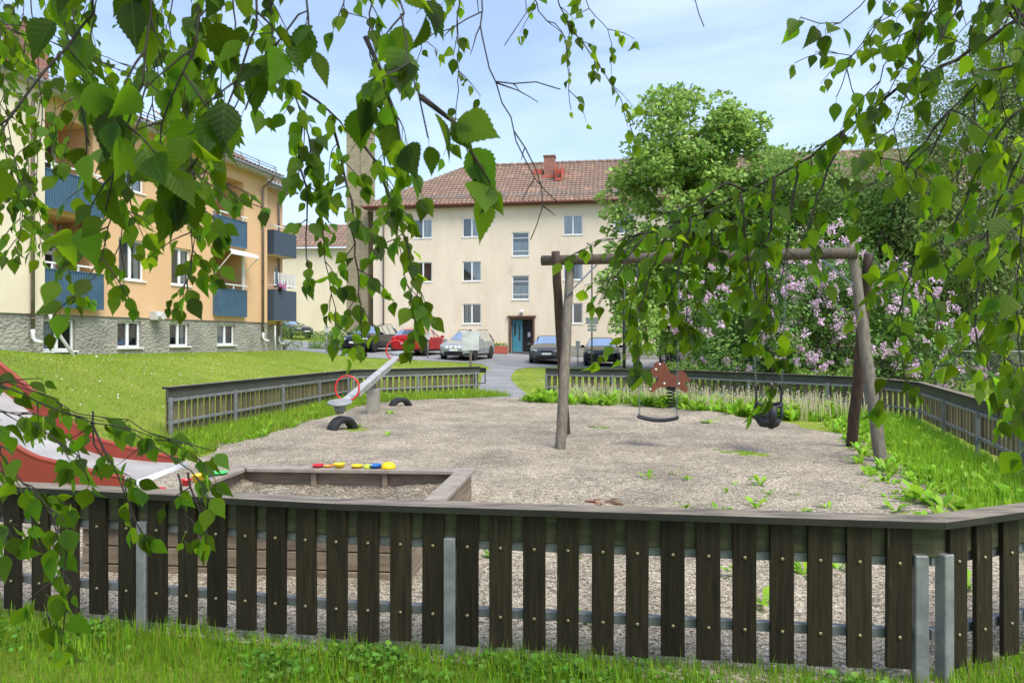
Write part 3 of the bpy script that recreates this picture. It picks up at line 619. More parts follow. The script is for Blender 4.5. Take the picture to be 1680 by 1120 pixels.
MB().b2(CU-1.1, CU-.5, 3.6, 4.2, 12.2, 12.65).build('roof_hatch', M['redmetal'], fb); MB().b2(CU+.5, CU+1.0, 3.6, 4.2, 12.2, 12.6).build('roof_hatch', M['redmetal'], fb)
MB().b2(CU+.5, CU+.95, 2.3, 2.7, 11.55, 11.7).b2(CU+.52, CU+.56, 2.3, 4, 11.6, 12.7).b2(CU+.9, CU+.94, 2.3, 4, 11.6, 12.7).build('roof_ladder', M['redmetal'], fb)
downpipe(fb, .75, 0, 9.5, .4)

ys_ = thing('brick_chimney', 'tall free-standing chimney stack of yellow brick at the left end of the cream block', 'chimney', (-10.4, 46.9, .5), TF)
MB().b2(-.78, .78, -.6, .7, -.3, 15.1).b2(.28, .78, -.68, -.602, -.3, 15.1).build('stack', M['ybrick'], ys_); MB().b2(-.88, .88, -.75, .8, 15.1, 15.35).build('cap', M['ybrick'], ys_); MB().tube([(-.1, 0, 15.3), (-.1, 0, 15.9)], .1).build('flue', M['blacksteel'], ys_)

bb = thing('apartment_building', 'cream gable-ended house with tiled roof, partly hidden behind the tall brick chimney', 'building', (-23, 60, .6), -.08)
b = wall_grid(0, 13, -1, 8.7, [(2.2, 3.3, 1.7, 3), (2.2, 3.3, 4.6, 5.9)]); b.b2(-.01, 0, 0, 9, -1, 8.7); b.build('wall', M['cream'], bb)
MB().b2(0, 13, -.04, -.005, -1, 1.6).build('plinth', M['pale'], bb); roof_tiles('roof', bb, -.4, 13.4, -.5, 8.65, 4, 11.4, pitch=.4)
for z in (1.7, 4.6): window(bb, 2.2, 3.3, z, z+1.3, 0, curtain='sides')

rb = thing('outbuilding', 'low ochre house wall seen through the birch leaves beyond the wire fence at far right', 'building', (19, 35, -.1), R(-20))
b = wall_grid(0, 16, -.6, 2.8, [(2, 3.2, 1.2, 2.4), (6, 7.2, 1.2, 2.4)]); b.b2(-.01, 0, 0, 7, -.6, 2.8); b.build('wall', M['orange'], rb)
for u in (2, 6): window(rb, u, u+1.2, 1.2, 2.4, 0, curtain='sides')
MB().b2(0, 16, -.05, -.005, -.6, .7).build('plinth', M['plinth'], rb); roof_tiles('roof', rb, -.4, 16.4, -.5, 2.8, 4, 4.2, pitch=.4)

# ------------------------------------------------------------------ fences
def fence(root, pts, inside, near=False, pick=None, posts=None, H=.68, offpost=0):
    """pts: polyline (x,y); pickets stand on the outside; inside=+1 if the inside lies to the left of the direction"""
    org = root.location; mp_, mf = (M['picket'], M['fascia']) if near else (M['fpicket'], M['ffascia'])
    for si in range(len(pts)-1):
        A = Vector((*pts[si], 0)); B = Vector((*pts[si+1], 0)); d = (B-A); Ln = d.length; d.normalize(); nin = Vector((-d.y, d.x, 0))*inside
        ang = math.atan2(d.y, d.x)
        def gz(t): p = A+d*t; return hgt(p.x, p.y)
        za, zb = gz(0), gz(Ln)
        def P(t, off, z): p = A+d*t+nin*off; p.z = lerp(za, zb, t/Ln)+z; return p
        def mitre(i, s):
            p = Vector((*pts[i], 0)); n1 = nin
            if 0 < i < len(pts)-1:
                d1 = (Vector((*pts[i], 0))-Vector((*pts[i-1], 0))).normalized(); d2 = (Vector((*pts[i+1], 0))-Vector((*pts[i], 0))).normalized(); nn = (Vector((-d1.y, d1.x, 0))+Vector((-d2.y, d2.x, 0)))*inside; nn.normalize(); n1 = nn/nn.dot(nin)
            return p+n1*s
        cp = MB(); q = [mitre(si, -.058), mitre(si+1, -.058), mitre(si+1, .058), mitre(si, .058)]; g_ = (d*.0012)
        q = [q[0]+g_, q[1]-g_, q[2]-g_, q[3]+g_]; zz = [za, zb, zb, za]
        cp.add([(v.x, v.y, z+H-.028) for v, z in zip(q, zz)]+[(v.x, v.y, z+H) for v, z in zip(q, zz)], [(3, 2, 1, 0), (4, 5, 6, 7), (0, 1, 5, 4), (1, 2, 6, 5), (2, 3, 7, 6), (3, 0, 4, 7)] if inside > 0 else [(0, 1, 2, 3), (7, 6, 5, 4), (4, 5, 1, 0), (5, 6, 2, 1), (6, 7, 3, 2), (7, 4, 0, 3)])
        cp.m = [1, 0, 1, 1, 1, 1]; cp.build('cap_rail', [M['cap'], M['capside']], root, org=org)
        MB().bar(P(0, .012, H-.095), P(Ln, .012, H-.095), .022, .125).build('fascia_board', mf, root, org=org, bevel=.003)
        for z in (.50, .20):
            MB().bar(P(0.01, .030, z), P(Ln-.01, .030, z), .032, .040).build('rail', M['galv'], root, org=org, bevel=.003)
        if pick and si in pick: ts = pick[si](A, d)
        else: n = int(Ln/.15); ts = [(i+.5)*Ln/n for i in range(n)]
        for k, t in enumerate(ts):
            bt = .068+random.uniform(-.010, .006)
            p = MB(); wd = .096
            q = P(t, -.012, 0); h = H-.03-bt
            p.box((q.x, q.y, q.z+bt+h/2), (wd+random.uniform(-.003, .003), .021, h), ang+random.uniform(-.03, .03), ry=random.uniform(-.006, .006))
            for z in (.50, .20):
                c = P(t, -.024, z); Mx = Matrix.Rotation(ang, 3, 'Z') @ Matrix.Rotation(R(90 if inside > 0 else -90), 3, 'X')
                if near: p.lathe(c, [(.0085, -.001), (.0085, .002), (.005, .005), (.0005, .006)], 10, 1, Mx)
            p.build('picket', [mp_, M['brass']], root, org=org, bevel=.003 if near else 0)
        po = posts[si](A, d) if posts and si in posts else [i*1.65+.03 for i in range(int(Ln/1.65)+1)]
        for t in po:
            q = P(t, (-.004 if near else .052), 0); z1 = .535
            MB().box((q.x, q.y, q.z+z1/2-.1), (.052, .05 if near else .04, z1+.2), ang).build('post', M['galv'], root, org=org, bevel=.004)
def hitpx(px, A, d):   # distance along the line A+d*t at the place found at that picture column
    r = (px-840)/F; return (r*A.y-A.x)/(d.x-r*d.y)
pxs = [-60, -14, 25, 71, 118, 165, 213, 262, 311, 359, 407, 456, 505, 555]; pxs2 = [606, 659, 712, 768, 822, 877, 932, 989, 1045, 1103, 1161, 1220, 1281, 1343, 1407, 1472]; pxs3 = [1565, 1607, 1651, 1697]
nf = thing('picket_fence', 'near dark olive picket fence with brass bolts running across the front of the gravel', 'fence', (0, 2.95, 0))
P0, P1, P2, P3 = (-3.4, 3.62), (-.78, 3.085), (1.715, 2.775), (4.3, 3.75)
fence(nf, [P0, P1, P2, P3], 1, True,
      pick={0: lambda A, d: [hitpx(x, A, d) for x in pxs], 1: lambda A, d: [hitpx(x, A, d) for x in pxs2], 2: lambda A, d: [hitpx(x, A, d) for x in pxs3]+[hitpx(1697, A, d)+.15*k for k in range(1, 13)]},
      posts={0: lambda A, d: [hitpx(237, A, d)], 1: lambda A, d: [hitpx(739, A, d), hitpx(1508, A, d)], 2: lambda A, d: [.055, 1.9]})
lf = thing('picket_fence', 'far left olive picket fence at the edge of the lawn, bending behind the seesaw', 'fence', (-3.74, 16, 0))
fence(lf, [(-4.6, 9.07), (-3.76, 16.0)], -1); fence(lf, [(-3.76, 16.0), (-.86, 17.9)], -1)
rf = thing('picket_fence', 'far right olive picket fence behind the dandelions, turning towards the right edge', 'fence', (6.8, 13, 0))
fence(rf, [(.84, 17.0), (3.95, 15.9), (6.75, 13.0), (6.85, 11.4), (5.2, 6.9), (4.3, 3.75)], -1)
# ------------------------------------------------------------------ play equipment
# swing frame
sw = thing('swing_set', 'round timber swing frame with two pairs of crossed legs standing in the gravel', 'swing frame', (2.3, 8.7, 0)); SO = sw.location
BA, BB = Vector((.40, 9.22, 2.50)), Vector((4.12, 8.15, 2.47)); bd = (BB-BA).normalized()
def wob(a, b, r0, r1, n=14, s=.006, seed=1):
    rr = random.Random(seed); a = Vector(a); b = Vector(b); pts = [a.lerp(b, i/n)+Vector((rr.uniform(-s, s), rr.uniform(-s, s), 0)) for i in range(n+1)]
    return pts, [lerp(r0, r1, i/n)*rr.uniform(.97, 1.03) for i in range(n+1)]
p, r_ = wob(BA, BB, .066, .072, seed=5); MB().tube(p, r_, 16).build('beam', M['pole'], sw, smooth=True, org=SO)
for i, (a, b, m) in enumerate((((.59, 8.46, -.1), (.79, 9.22, 2.50), 'polelt'), ((.79, 9.95, -.1), (.575, 9.05, 2.6), 'poledk'), ((4.11, 7.55, -.1), (4.10, 8.25, 2.60), 'polelt'), ((4.36, 8.80, -.1), (4.25, 8.12, 2.46), 'poledk'))):
    p, r_ = wob(a, b, .07, .056, seed=i+2); MB().tube(p, r_, 16).build('leg', M[m], sw, smooth=True, org=SO)
MB().bar((.72, 9.0, 2.02), (1.12, 9.02, 2.42), .05, .02).build('brace', M['steel'], sw, org=SO); MB().bar((4.1, 8.1, 2.05), (3.75, 8.25, 2.40), .05, .02).build('brace', M['steel'], sw, org=SO)
def chain(par, a, b, org, r=.0035, link=.045):
    a = Vector(a); b = Vector(b); n = max(2, int((b-a).length/(link*.72))); d = (b-a).normalized(); mb = MB(); s1 = d.cross(Vector((.3, 1, 0))).normalized(); s2 = d.cross(s1)
    for i in range(n):
        c = a.lerp(b, (i+.5)/n); u = s1 if i % 2 else s2
        mb.tube([c+d*(link*.5*x)+u*(.011*y) for x, y in ((-1, 0), (-.7, 1), (.7, 1), (1, 0), (.7, -1), (-.7, -1))], r, 4, closed=True)
    return mb.build('chain', M['steel'], par, org=org)
def beam_at(x): t = (x-BA.x)/(BB.x-BA.x); return BA.lerp(BB, t)
s1 = thing('rubber_swing', 'flat black rubber swing seat hanging on two chains from the timber beam', 'swing', (1.88, 8.79, .4)); o = s1.location
st = MB(); k = 12
for i in range(k+1):
    x = -.26+.52*i/k; z = .045*(x/.26)**2
    pt = Vector((1.88, 8.79, .38))+bd*x
    for dy, dz in ((-.08, 0), (.08, 0), (.08, .035), (-.08, .035)): st.v.append((pt.x-bd.y*dy, pt.y+bd.x*dy, pt.z+z+dz))
for i in range(k):
    for j in range(4): st.f.append((i*4+j, i*4+(j+1) % 4, i*4+4+(j+1) % 4, i*4+4+j))
st.f += [(3, 2, 1, 0), tuple(k*4+j for j in range(4))]; st.m = [0]*len(st.f)
st.build('seat', M['rubber'], s1, org=o, bevel=.006, smooth=False)
for sx in (-1, 1):
    q = Vector((1.88, 8.79, .45))+bd*(.235*sx); t = beam_at(q.x+.03*sx); chain(s1, q, t-Vector((0, 0, .06)), o)
s2 = thing('toddler_swing', 'black bucket swing for toddlers hanging at the right end of the beam', 'swing', (3.17, 8.43, .5)); o = s2.location; C2 = Vector((3.17, 8.43, .36))
bk = MB()
bk.lathe(C2, [(.09, 0), (.12, .02), (.15, .10)], 20); bk.tube([C2+Vector((.155*math.cos(a)*1.0, .13*math.sin(a), .27+.02*math.cos(2*a))) for a in [2*math.pi*i/20 for i in range(20)]], .02, 8, closed=True)
for a in (0, 180): bk.tube([C2+Vector((.155*math.cos(R(a)), .0, .27)), C2+Vector((.165*math.cos(R(a)), .0, .12)), C2+Vector((.09*math.cos(R(a)), 0, .01))], [.022, .024, .02], 8)
for a in (-90,): bk.tube([C2+Vector((0, -.13, .27)), C2+Vector((0, -.14, .12)), C2+Vector((0, -.06, .01))], [.055, .05, .045], 8)
bk.tube([C2+Vector((0, .13, .27)), C2+Vector((0, .14, .14)), C2+Vector((0, .07, .01))], [.07, .08, .07], 8)
bk.build('bucket_seat', M['rubber'], s2, org=o, smooth=True)
for sx in (-1, 1):
    q = C2+Vector((.15*sx, -.0, .29)); t = beam_at(3.17+.2*sx)-Vector((0, 0, .06)); m_ = q.lerp(t, .12); MB().tube([q, m_], .014, 6).build('strap', M['rubber'], s2, org=o); chain(s2, m_, t, o)

# seesaw
ss = thing('seesaw', 'grey metal seesaw with red hoop handles tilted down towards the gravel', 'seesaw', (-2.56, 12.6, 0)); o = ss.location
SA, SBp = Vector((-2.66, 10.55, .42)), Vector((-2.36, 14.35, 1.10)); dv = (SBp-SA).normalized()
bm_ = MB(); bm_.bar(SA+dv*.15, SBp-dv*.15, .13, .045); bm_.bar(SA+dv*.9-Vector((0, 0, .06)), SBp-dv*.9-Vector((0, 0, .06)), .09, .09); bm_.build('beam', mat('pale_worn_metal', (.52, .51, .48), .45, metal=.2, col2=(.34, .33, .31), vscale=6), ss, org=o, bevel=.004)
MB().b2(-2.66, -2.46, 12.48, 12.72, -.1, .52).build('post', mat('beige_post', (.33, .31, .25), .7, col2=(.24, .22, .18)), ss, org=o, bevel=.008); MB().b2(-2.6, -2.52, 12.52, 12.68, .52, .74).tube([(-2.66, 12.6, .68), (-2.44, 12.6, .68)], .035, 10).build('pivot', M['steel'], ss, org=o)
for e, s in ((SA, 1), (SBp, -1)):
    c = e+Vector((0, 0, .03)); sb = MB(); n = 24
    pts = [(math.cos(2*math.pi*i/n)*.19, math.sin(2*math.pi*i/n)*.17) for i in range(n)]
    sb.prism(pts, lambda x, y, d: Vector((c.x+x, c.y+y*(1.2 if y*s < 0 else .9), c.z+d+y*dv.z)), 0, .028)
    st_ = sb.build('seat', mat('worn_seat_plate', (.30, .30, .29), .45, col2=(.20, .20, .19)), ss, org=o, bevel=.006)
    MB().lathe(c-Vector((0, 0, .16)), [(.055, 0), (.085, .05), (.1, .16)], 14).build('seat_socket', M['galv'], st_, org=o, smooth=True)
    hc = e+dv*(s*.36)+Vector((0, 0, .17)); MB().tube([hc+Vector((math.cos(a)*.19, 0, math.sin(a)*.2)) for a in [2*math.pi*i/28 for i in range(28)]], .0145, 8, closed=True).build('hoop_handle', M['redplastic'], ss, smooth=True, org=o)
def tyre(x, y, rz, label, rad=.25):
    t = MB(); n = 26; prof = []
    for i in range(n+1):
        a = math.pi*(i/n)*1.0; row = []
        for k, (rr, w_) in enumerate([(.62, -.07), (.80, -.10), (.94, -.095), (1.0, -.07), (.985, -.035), (1.0, -.03), (1.0, -.005), (.985, 0), (1.0, .005), (1.0, .03), (.985, .035), (1.0, .07), (.94, .095), (.80, .10), (.62, .07), (.6, 0)]):
            q = Vector((math.cos(a)*rr*rad, w_*1.0, math.sin(a)*rr*rad-.03)); q.rotate(Matrix.Rotation(rz, 3, 'Z')); row.append(q)
        prof += [(q.x, q.y, q.z) for q in row]
    k = 16; t.v = prof; t.f = [(i*k+j, i*k+(j+1) % k, (i+1)*k+(j+1) % k, (i+1)*k+j) for i in range(n) for j in range(k)]; t.m = [0]*len(t.f)
    ob = t.build('half_tyre', M['rubber'], None, smooth=False); ob.location = (x, y, .03); tag(ob, label, 'tyre', 'tyres half buried as seesaw bumpers')
tyre(-2.62, 10.55, R(52), 'black tyre half buried under the lower, nearer seat of the seesaw'); tyre(-2.28, 13.95, R(35), 'black tyre half buried in the gravel under the raised end of the seesaw')

# spring horse
hs_ = thing('spring_horse', 'brown flat wooden horse rider on a black coil spring at the edge of the dandelions', 'spring rider', (3.1, 13.5, 0), R(-8))
ol = [(875, 700), (868, 712), (872, 726), (886, 724), (900, 737), (914, 728), (922, 738), (920, 755), (905, 772), (884, 788), (864, 802), (868, 820), (884, 828), (896, 822), (914, 806), (938, 796), (985, 790), (1040, 797), (1062, 812), (1078, 820), (1103, 824), (1107, 792), (1090, 784), (1078, 770), (1095, 760), (1112, 758), (1122, 748), (1112, 738), (1100, 734), (1096, 712), (1075, 694), (1052, 697), (1044, 716), (1028, 722), (1002, 714), (990, 692), (984, 676), (972, 655), (955, 643), (938, 645), (930, 636), (912, 640), (905, 652), (888, 680)]
def hx(x, y, d): return Vector(((x-990)/322, d, .28+(862-y)/322*1.02))
for sy in (-.09, .06):
    MB().prism(ol, hx, sy, sy+.022).build('side_panel', M['horse'], hs_)
MB().b2(-.05, .16, -.068, .06, .70, .73).build('seat', M['blacksteel'], hs_)
bo = MB()
for x, y in ((932, 653), (908, 684), (960, 772), (1050, 772), (874, 808)):
    q = hx(x, y, -.09); bo.lathe(q, [(.021, 0), (.021, .008), (.014, .014), (.0005, .016)], 12, 0, Matrix.Rotation(R(90), 3, 'X'))
bo.build('bolt_caps', M['white'], hs_)
MB().tube([(.06*1.3*math.cos(a)+.04, .078*math.sin(a), .08+a/(2*math.pi)*.066) for a in [i*.35 for i in range(101)]], .013, 6).build('spring', M['blacksteel'], hs_, smooth=True)
MB().b2(-.12, .2, -.12, .12, -.02, .06).b2(-.06, .14, -.08, .08, .06, .09).build('base', M['galv'], hs_, bevel=.01)
MB().b2(-.05, .13, -.06, .06, .44, .50).build('spring_bracket', M['blacksteel'], hs_)

# slide
sl = thing('slide', 'wide slide with faded red sides and white chute running down the grass bank', 'slide', (-4.6, 6.9, 0)); o = sl.location
XF = [-6.5, -6.1, -5.53, -4.96, -4.6, -4.44, -4.15, -3.9, -3.62]; ZT = [1.93, 1.62, 1.17, .71, .43, .345, .27, .21, .155]; ZB = [1.62, 1.31, .90, .47, .24, .185, .14, .115, .10]
def side(Y):
    b = MB(); n = 40; xs = [lerp(XF[0], XF[-1], i/n) for i in range(n+1)]
    for x in xs:
        zt, zb = interp(x, XF, ZT), interp(x, XF, ZB)-.12
        for dy, z in ((-.018, zb), (-.018, zt), (.018, zt), (.018, zb)): b.v.append((x, Y+dy, z))
    b.f = [(i*4+j, i*4+4+j, i*4+4+(j+1) % 4, i*4+(j+1) % 4) for i in range(n) for j in range(4)]+[(0, 1, 2, 3), (n*4+3, n*4+2, n*4+1, n*4)]; b.m = [0]*len(b.f)
    s_ = b.build('side_wall', M['slidered'], sl, org=o)
    MB().tube([(x, Y, interp(x, XF, ZT)) for x in xs], .026, 8).build('edge_roll', M['slidered'], s_, org=o, smooth=True)
side(7.38); side(6.36)
b = MB(); n = 50
for i in range(n+1):
    x = lerp(XF[0], -3.50, i/n); z = interp(x, XF+[-3.50], ZB+[.05])
    for j in range(9): b.v.append((x, 6.38+j*.123, z+.012*math.cos(j*math.pi/4)-.004))
b.f = [(i*9+j, i*9+9+j, i*9+10+j, i*9+1+j) for i in range(n) for j in range(8)]; b.m = [0]*len(b.f)
b.build('chute', M['slidefloor'], sl, smooth=True, org=o)
MB().tube([(-3.52, 6.36, .07), (-3.52, 7.36, .07)], .05, 12).build('lip', M['offwhite'], sl, smooth=True, org=o)
MB().b2(-7.3, -6.5, 6.34, 7.4, 1.5, 1.58).build('top_platform', M['timber'], sl, org=o)

# sandbox
sb = thing('sandbox', 'weathered wooden sandbox frame with wide rim behind the near fence', 'sandbox', (-1.4, 4.9, 0)); o = sb.location
CN = [Vector((-2.58, 4.07, 0)), Vector((-.57, 3.90, 0)), Vector((-.33, 5.76, 0)), Vector((-2.36, 5.90, 0))]; cc = sum(CN, Vector())/4
for i in range(4):
    A, B = CN[i], CN[(i+1) % 4]; d = (B-A).normalized(); nin = Vector((-d.y, d.x, 0))
    for k, (z0, z1) in enumerate(((-.05, .105), (.109, .213), (.217, .320))):
        MB().bar(A+nin*.03+d*.012+Vector((0, 0, (z0+z1)/2)), B+nin*.03-d*.012+Vector((0, 0, (z0+z1)/2)), .045-.002*k, z1-z0-.004).build('wall_board', M['timber'], sb, org=o, bevel=.004)
    # mitred rim plank
    def off(P, n_, dd, s):
        return P
    ia = (cc-A); ib = (cc-B); wn = .125
    A0, B0 = A-nin*.02-d*.02, B-nin*.02+d*.02; A1, B1 = A+nin*wn+d*(wn+.004), B+nin*wn-d*(wn+.004)
    z0, z1 = .322, .356
    MB().add([], []) 
    r = MB(); r.add([v+Vector((0, 0, z)) for z in (z0, z1) for v in (A0, B0, B1, A1)], [(3, 2, 1, 0), (4, 5, 6, 7), (0, 1, 5, 4), (1, 2, 6, 5), (2, 3, 7, 6), (3, 0, 4, 7)])
    r.build('rim_plank', M['timbertop'], sb, org=o, bevel=.005)
    for t in (.36, .66) if i in (2, 0) else (.5,):
        q = A.lerp(B, t)+nin*.075; MB().box((q.x, q.y, .2), (.045, .04, .24), math.atan2(d.y, d.x)).build('cleat', M['timber'], sb, org=o, bevel=.003)
sd_ = MB(); nx = 44
for j in range(nx+1):
    for i in range(nx+1):
        u, v = i/nx, j/nx; lo = CN[0].lerp(CN[1], lerp(.025, .975, u)); hi = CN[3].lerp(CN[2], lerp(.025, .975, u)); p = lo.lerp(hi, lerp(.03, .97, v))
        z = .17+.03*math.sin(u*9+v*3)*math.sin(v*7-u*2)+random.uniform(-.009, .009)+.04*sstep(.8, 1, v)+.04*sstep(.15, 0, u)+.02*math.sin(u*23)*math.sin(v*19); sd_.v.append((p.x, p.y, z))
sd_.f = [(j*(nx+1)+i, j*(nx+1)+i+1, (j+1)*(nx+1)+i+1, (j+1)*(nx+1)+i) for j in range(nx) for i in range(nx)]; sd_.m = [0]*len(sd_.f)
tag(sd_.build('sand', M['sand'], None, smooth=True), 'damp brown sand filling the wooden sandbox', 'sand', kind='stuff')

# sand toys on the rim
def rimpt(px, side, u=.5):
    """point on a rim plank at that picture column; u across the plank"""
    A, B = (CN[2], CN[3]) if side == 'back' else (CN[3], CN[0]); d = (B-A).normalized(); nin = Vector((-d.y, d.x, 0)); A = A+nin*(.11*u); t = hitpx(px, A, d); p = A+d*t; p.z = .357; return p
def toy(name, label, p, prof, m, n=18, handle=None, cat='sand toy', rot=None):
    b = MB().lathe((0, 0, 0), prof, n, 0, rot)
    if handle: b.tube([(0.03, 0, .012), (handle, .01, .016), (handle+.01, .01, .012)], .008, 6)
    ob = b.build(name, M[m], None, smooth=True); ob.location = p; ob.rotation_euler = (0, 0, random.uniform(0, 6)); tag(ob, label, cat, 'sand toys on the sandbox rim'); return ob
dish = [(.001, .004), (.04, .004), (.05, .022), (.054, .024), (.050, .018), (.03, .008), (.001, .008)]
def sc_p(s, z=1.0): return [(r*s, h*z) for r, h in dish]
bucket = [(.001, 0), (.038, 0), (.05, .055), (.056, .058), (.05, .052), (.036, .006), (.001, .006)]
toy('toy_dish', 'red toy dish, leftmost of the toys on the far rim', rimpt(522, 'back'), sc_p(.95, 1.0), 'redplastic')
toy('toy_scoop', 'small flat orange toy scoop between the red dish and the yellow bowl', rimpt(538, 'back', .35), sc_p(.7, .5), 'orangep', handle=.09)
toy('toy_bowl', 'deep yellow toy bowl near the first cleat of the far rim', rimpt(557, 'back'), sc_p(.9, 1.5), 'yellow')
toy('toy_dish', 'yellow-orange toy dish beside the lime toy on the far rim', rimpt(586, 'back'), sc_p(.95, 1.0), 'yellow')
toy('toy_mould', 'small lime green sand mould next to the blue toy dish', rimpt(604, 'back'), [(.045, 0), (.04, .02), (.02, .03), (.001, .032)], 'lime', 8)
toy('toy_dish', 'blue toy dish touching the round yellow bowl', rimpt(616, 'back'), sc_p(1.05, 1.3), 'bluep')
toy('toy_bowl', 'large yellow toy bowl lying upside down, rightmost toy of the far rim', rimpt(637, 'back'), [(.062, 0), (.062, .012), (.055, .035), (.03, .05), (.001, .052)], 'yellow')
toy('toy_dish', 'green toy plate on the far end of the left rim', rimpt(360, 'left'), sc_p(1.25, .8), 'green')
toy('toy_cup', 'small blue toy cup behind the yellow bucket on the left rim', rimpt(343, 'left', .2), [(r*.7, z*.7) for r, z in bucket], 'bluep')
toy('toy_bucket', 'yellow toy bucket in the middle of the left rim', rimpt(326, 'left'), bucket, 'yellow')
toy('toy_cup', 'red toy cup on the left rim beside the yellow bucket', rimpt(306, 'left', .3), [(r*.75, z*.8) for r, z in bucket], 'redplastic')
toy('toy_bucket', 'red toy bucket lying at the near left end of the rim', rimpt(258, 'left'), bucket, 'redplastic')
toy('toy_bowl', 'yellow toy bowl beside the red bucket at the near end of the left rim', rimpt(240, 'left', .2), sc_p(1.2, 1.6), 'yellow')
toy('toy_dish', 'red flat toy dish half hidden behind the near yellow bowl', rimpt(226, 'left', .5), sc_p(1.0, .8), 'redplastic')

# ------------------------------------------------------------------ signs, posts, bin, planter
def sign_post(px, Y, ztop, label, wood=False, r=.03):
    X = (px-840)/F*Y; z = hgt(X, Y); t = thing('sign_post', label, 'sign', (X, Y, z)); return t, z
t, z = sign_post(772, 24.5, 0, 'wooden post with a blank grey sign board seen from behind beside the footpath')
MB().tube([(0, 0, -.1), (0, 0, 1.75)], .045, 10).build('post', M['polelt'], t); MB().b2(-.31, .31, -.06, -.045, 1.0, 1.68).build('sign_board', M['offwhite'], t, bevel=.003); MB().b2(-.31, .31, .04, .06, 1.62, 1.66).b2(-.3, .3, -.04, .04, 1.05, 1.09).build('bracket', M['galv'], t)
t, z = sign_post(971, 31.5, 0, 'tall thin steel pole with small parking sign boards in front of the dark cars')
MB().tube([(0, 0, -.1), (0, 0, 5.6)], .035, 8).build('pole', M['galv'], t, smooth=True); MB().b2(-.29, .29, -.06, -.045, 2.1, 2.4).build('sign_board', M['offwhite'], t); MB().b2(-.2, .2, -.06, -.045, 1.95, 2.06).b2(-.2, .2, -.06, -.045, 1.78, 1.9).build('sub_plate', M['offwhite'], t); MB().tube([(0, 0, 5.5), (0, 0, 5.7), (-.25, 0, 5.85)], .03, 8).build('bracket', M['galv'], t)
X = (1024-840)/F*22; lp = thing('lamp_post', 'slim dark grey lamp post rising behind the far fence', 'lamp post', (X, 22, hgt(X, 22)))
MB().tube([(0, 0, -.1), (0, 0, 1.0), (0, 0, 3.9)], [.06, .05, .04], 10).build('pole', M['blacksteel'], lp, smooth=True); MB().lathe((0, 0, 3.9), [(.04, 0), (.12, .04), (.16, .3), (.18, .32), (.03, .42), (.001, .43)], 14).build('lantern', M['blacksteel'], lp, smooth=True)
for px, Y, h, lab in ((702, 35.2, 1.25, 'engine heater post standing at the right front corner of the red car'), (948, 34.2, 1.25, 'engine heater post standing between the two dark parked cars'), (536, 34.0, 1.3, 'engine heater post with a white box at the far left of the lawn edge'), (1118, 33.8, 1.3, 'engine heater post half hidden by leaves right of the black parked car')):
    X = (px-840)/F*Y; z = hgt(X, Y); t = thing('heater_post', lab, 'post', (X, Y, z), 0, 'engine heater posts at the parking bays')
    MB().tube([(0, 0, -.1), (0, 0, h-.25)], .028, 8).build('pole', M['galv'], t, smooth=True); MB().b2(-.1, .1, -.08, .08, h-.3, h).b2(-.12, .12, -.1, .1, h, h+.03).build('socket_box', M['offwhite'], t, bevel=.01)
X = (787-840)/F*21.5; t = thing('scraper_rack', 'small black metal bench-like rack beside the footpath near the sign post', 'rack', (X, 21.5, hgt(X, 21.5)))
MB().b2(-.2, .2, -.12, .12, .36, .42).b2(-.2, .2, .10, .12, .42, .5).build('top', M['blacksteel'], t); b = MB()
for x in (-.17, .17): b.tube([(x, -.1, 0), (x, -.1, .36)], .014, 6).tube([(x, .1, 0), (x, .1, .36)], .014, 6).tube([(x, -.1, .03), (x, .1, .03)], .014, 6)
b.tube([(-.17, -.1, .03), (.17, -.1, .03)], .014, 6); b.build('frame', M['blacksteel'], t)
X = (821-840)/F*43; z = hgt(X, 43); t = thing('planter', 'red-brown wooden planter box with flowers left of the entrance door', 'planter', (X, 42.9, z), TF)
MB().b2(-.43, .43, -.2, .2, .04, .26).b2(-.43, .43, -.2, .2, .28, .48).b2(-.40, -.32, -.17, .17, 0, .04).b2(.32, .40, -.17, .17, 0, .04).build('box', M['redmetal'], t, bevel=.01)
n_ = 150; P = np.stack([RNG.uniform(-.38, .38, n_), RNG.uniform(-.15, .15, n_), RNG.uniform(.46, .66, n_)], 1)
scatter('plants', P, rnd_dirs(n_)+[0, 0, .8], rnd_dirs(n_), RNG.uniform(.07, .14, n_), [(0, 0, 0), (.5, .3, 0), (1, 0, 0), (.5, -.3, 0)], [(0, 1, 2, 3)], M['hedge'], t)
n_ = 20; P = np.stack([RNG.uniform(-.35, .35, n_), RNG.uniform(-.18, .1, n_), RNG.uniform(.6, .72, n_)], 1); scatter('flowers', P, rnd_dirs(n_), rnd_dirs(n_), RNG.uniform(.05, .09, n_), [(0, 0, 0), (.5, .5, 0), (1, 0, 0), (.5, -.5, 0)], [(0, 1, 2, 3)], M['ypetal'], t)
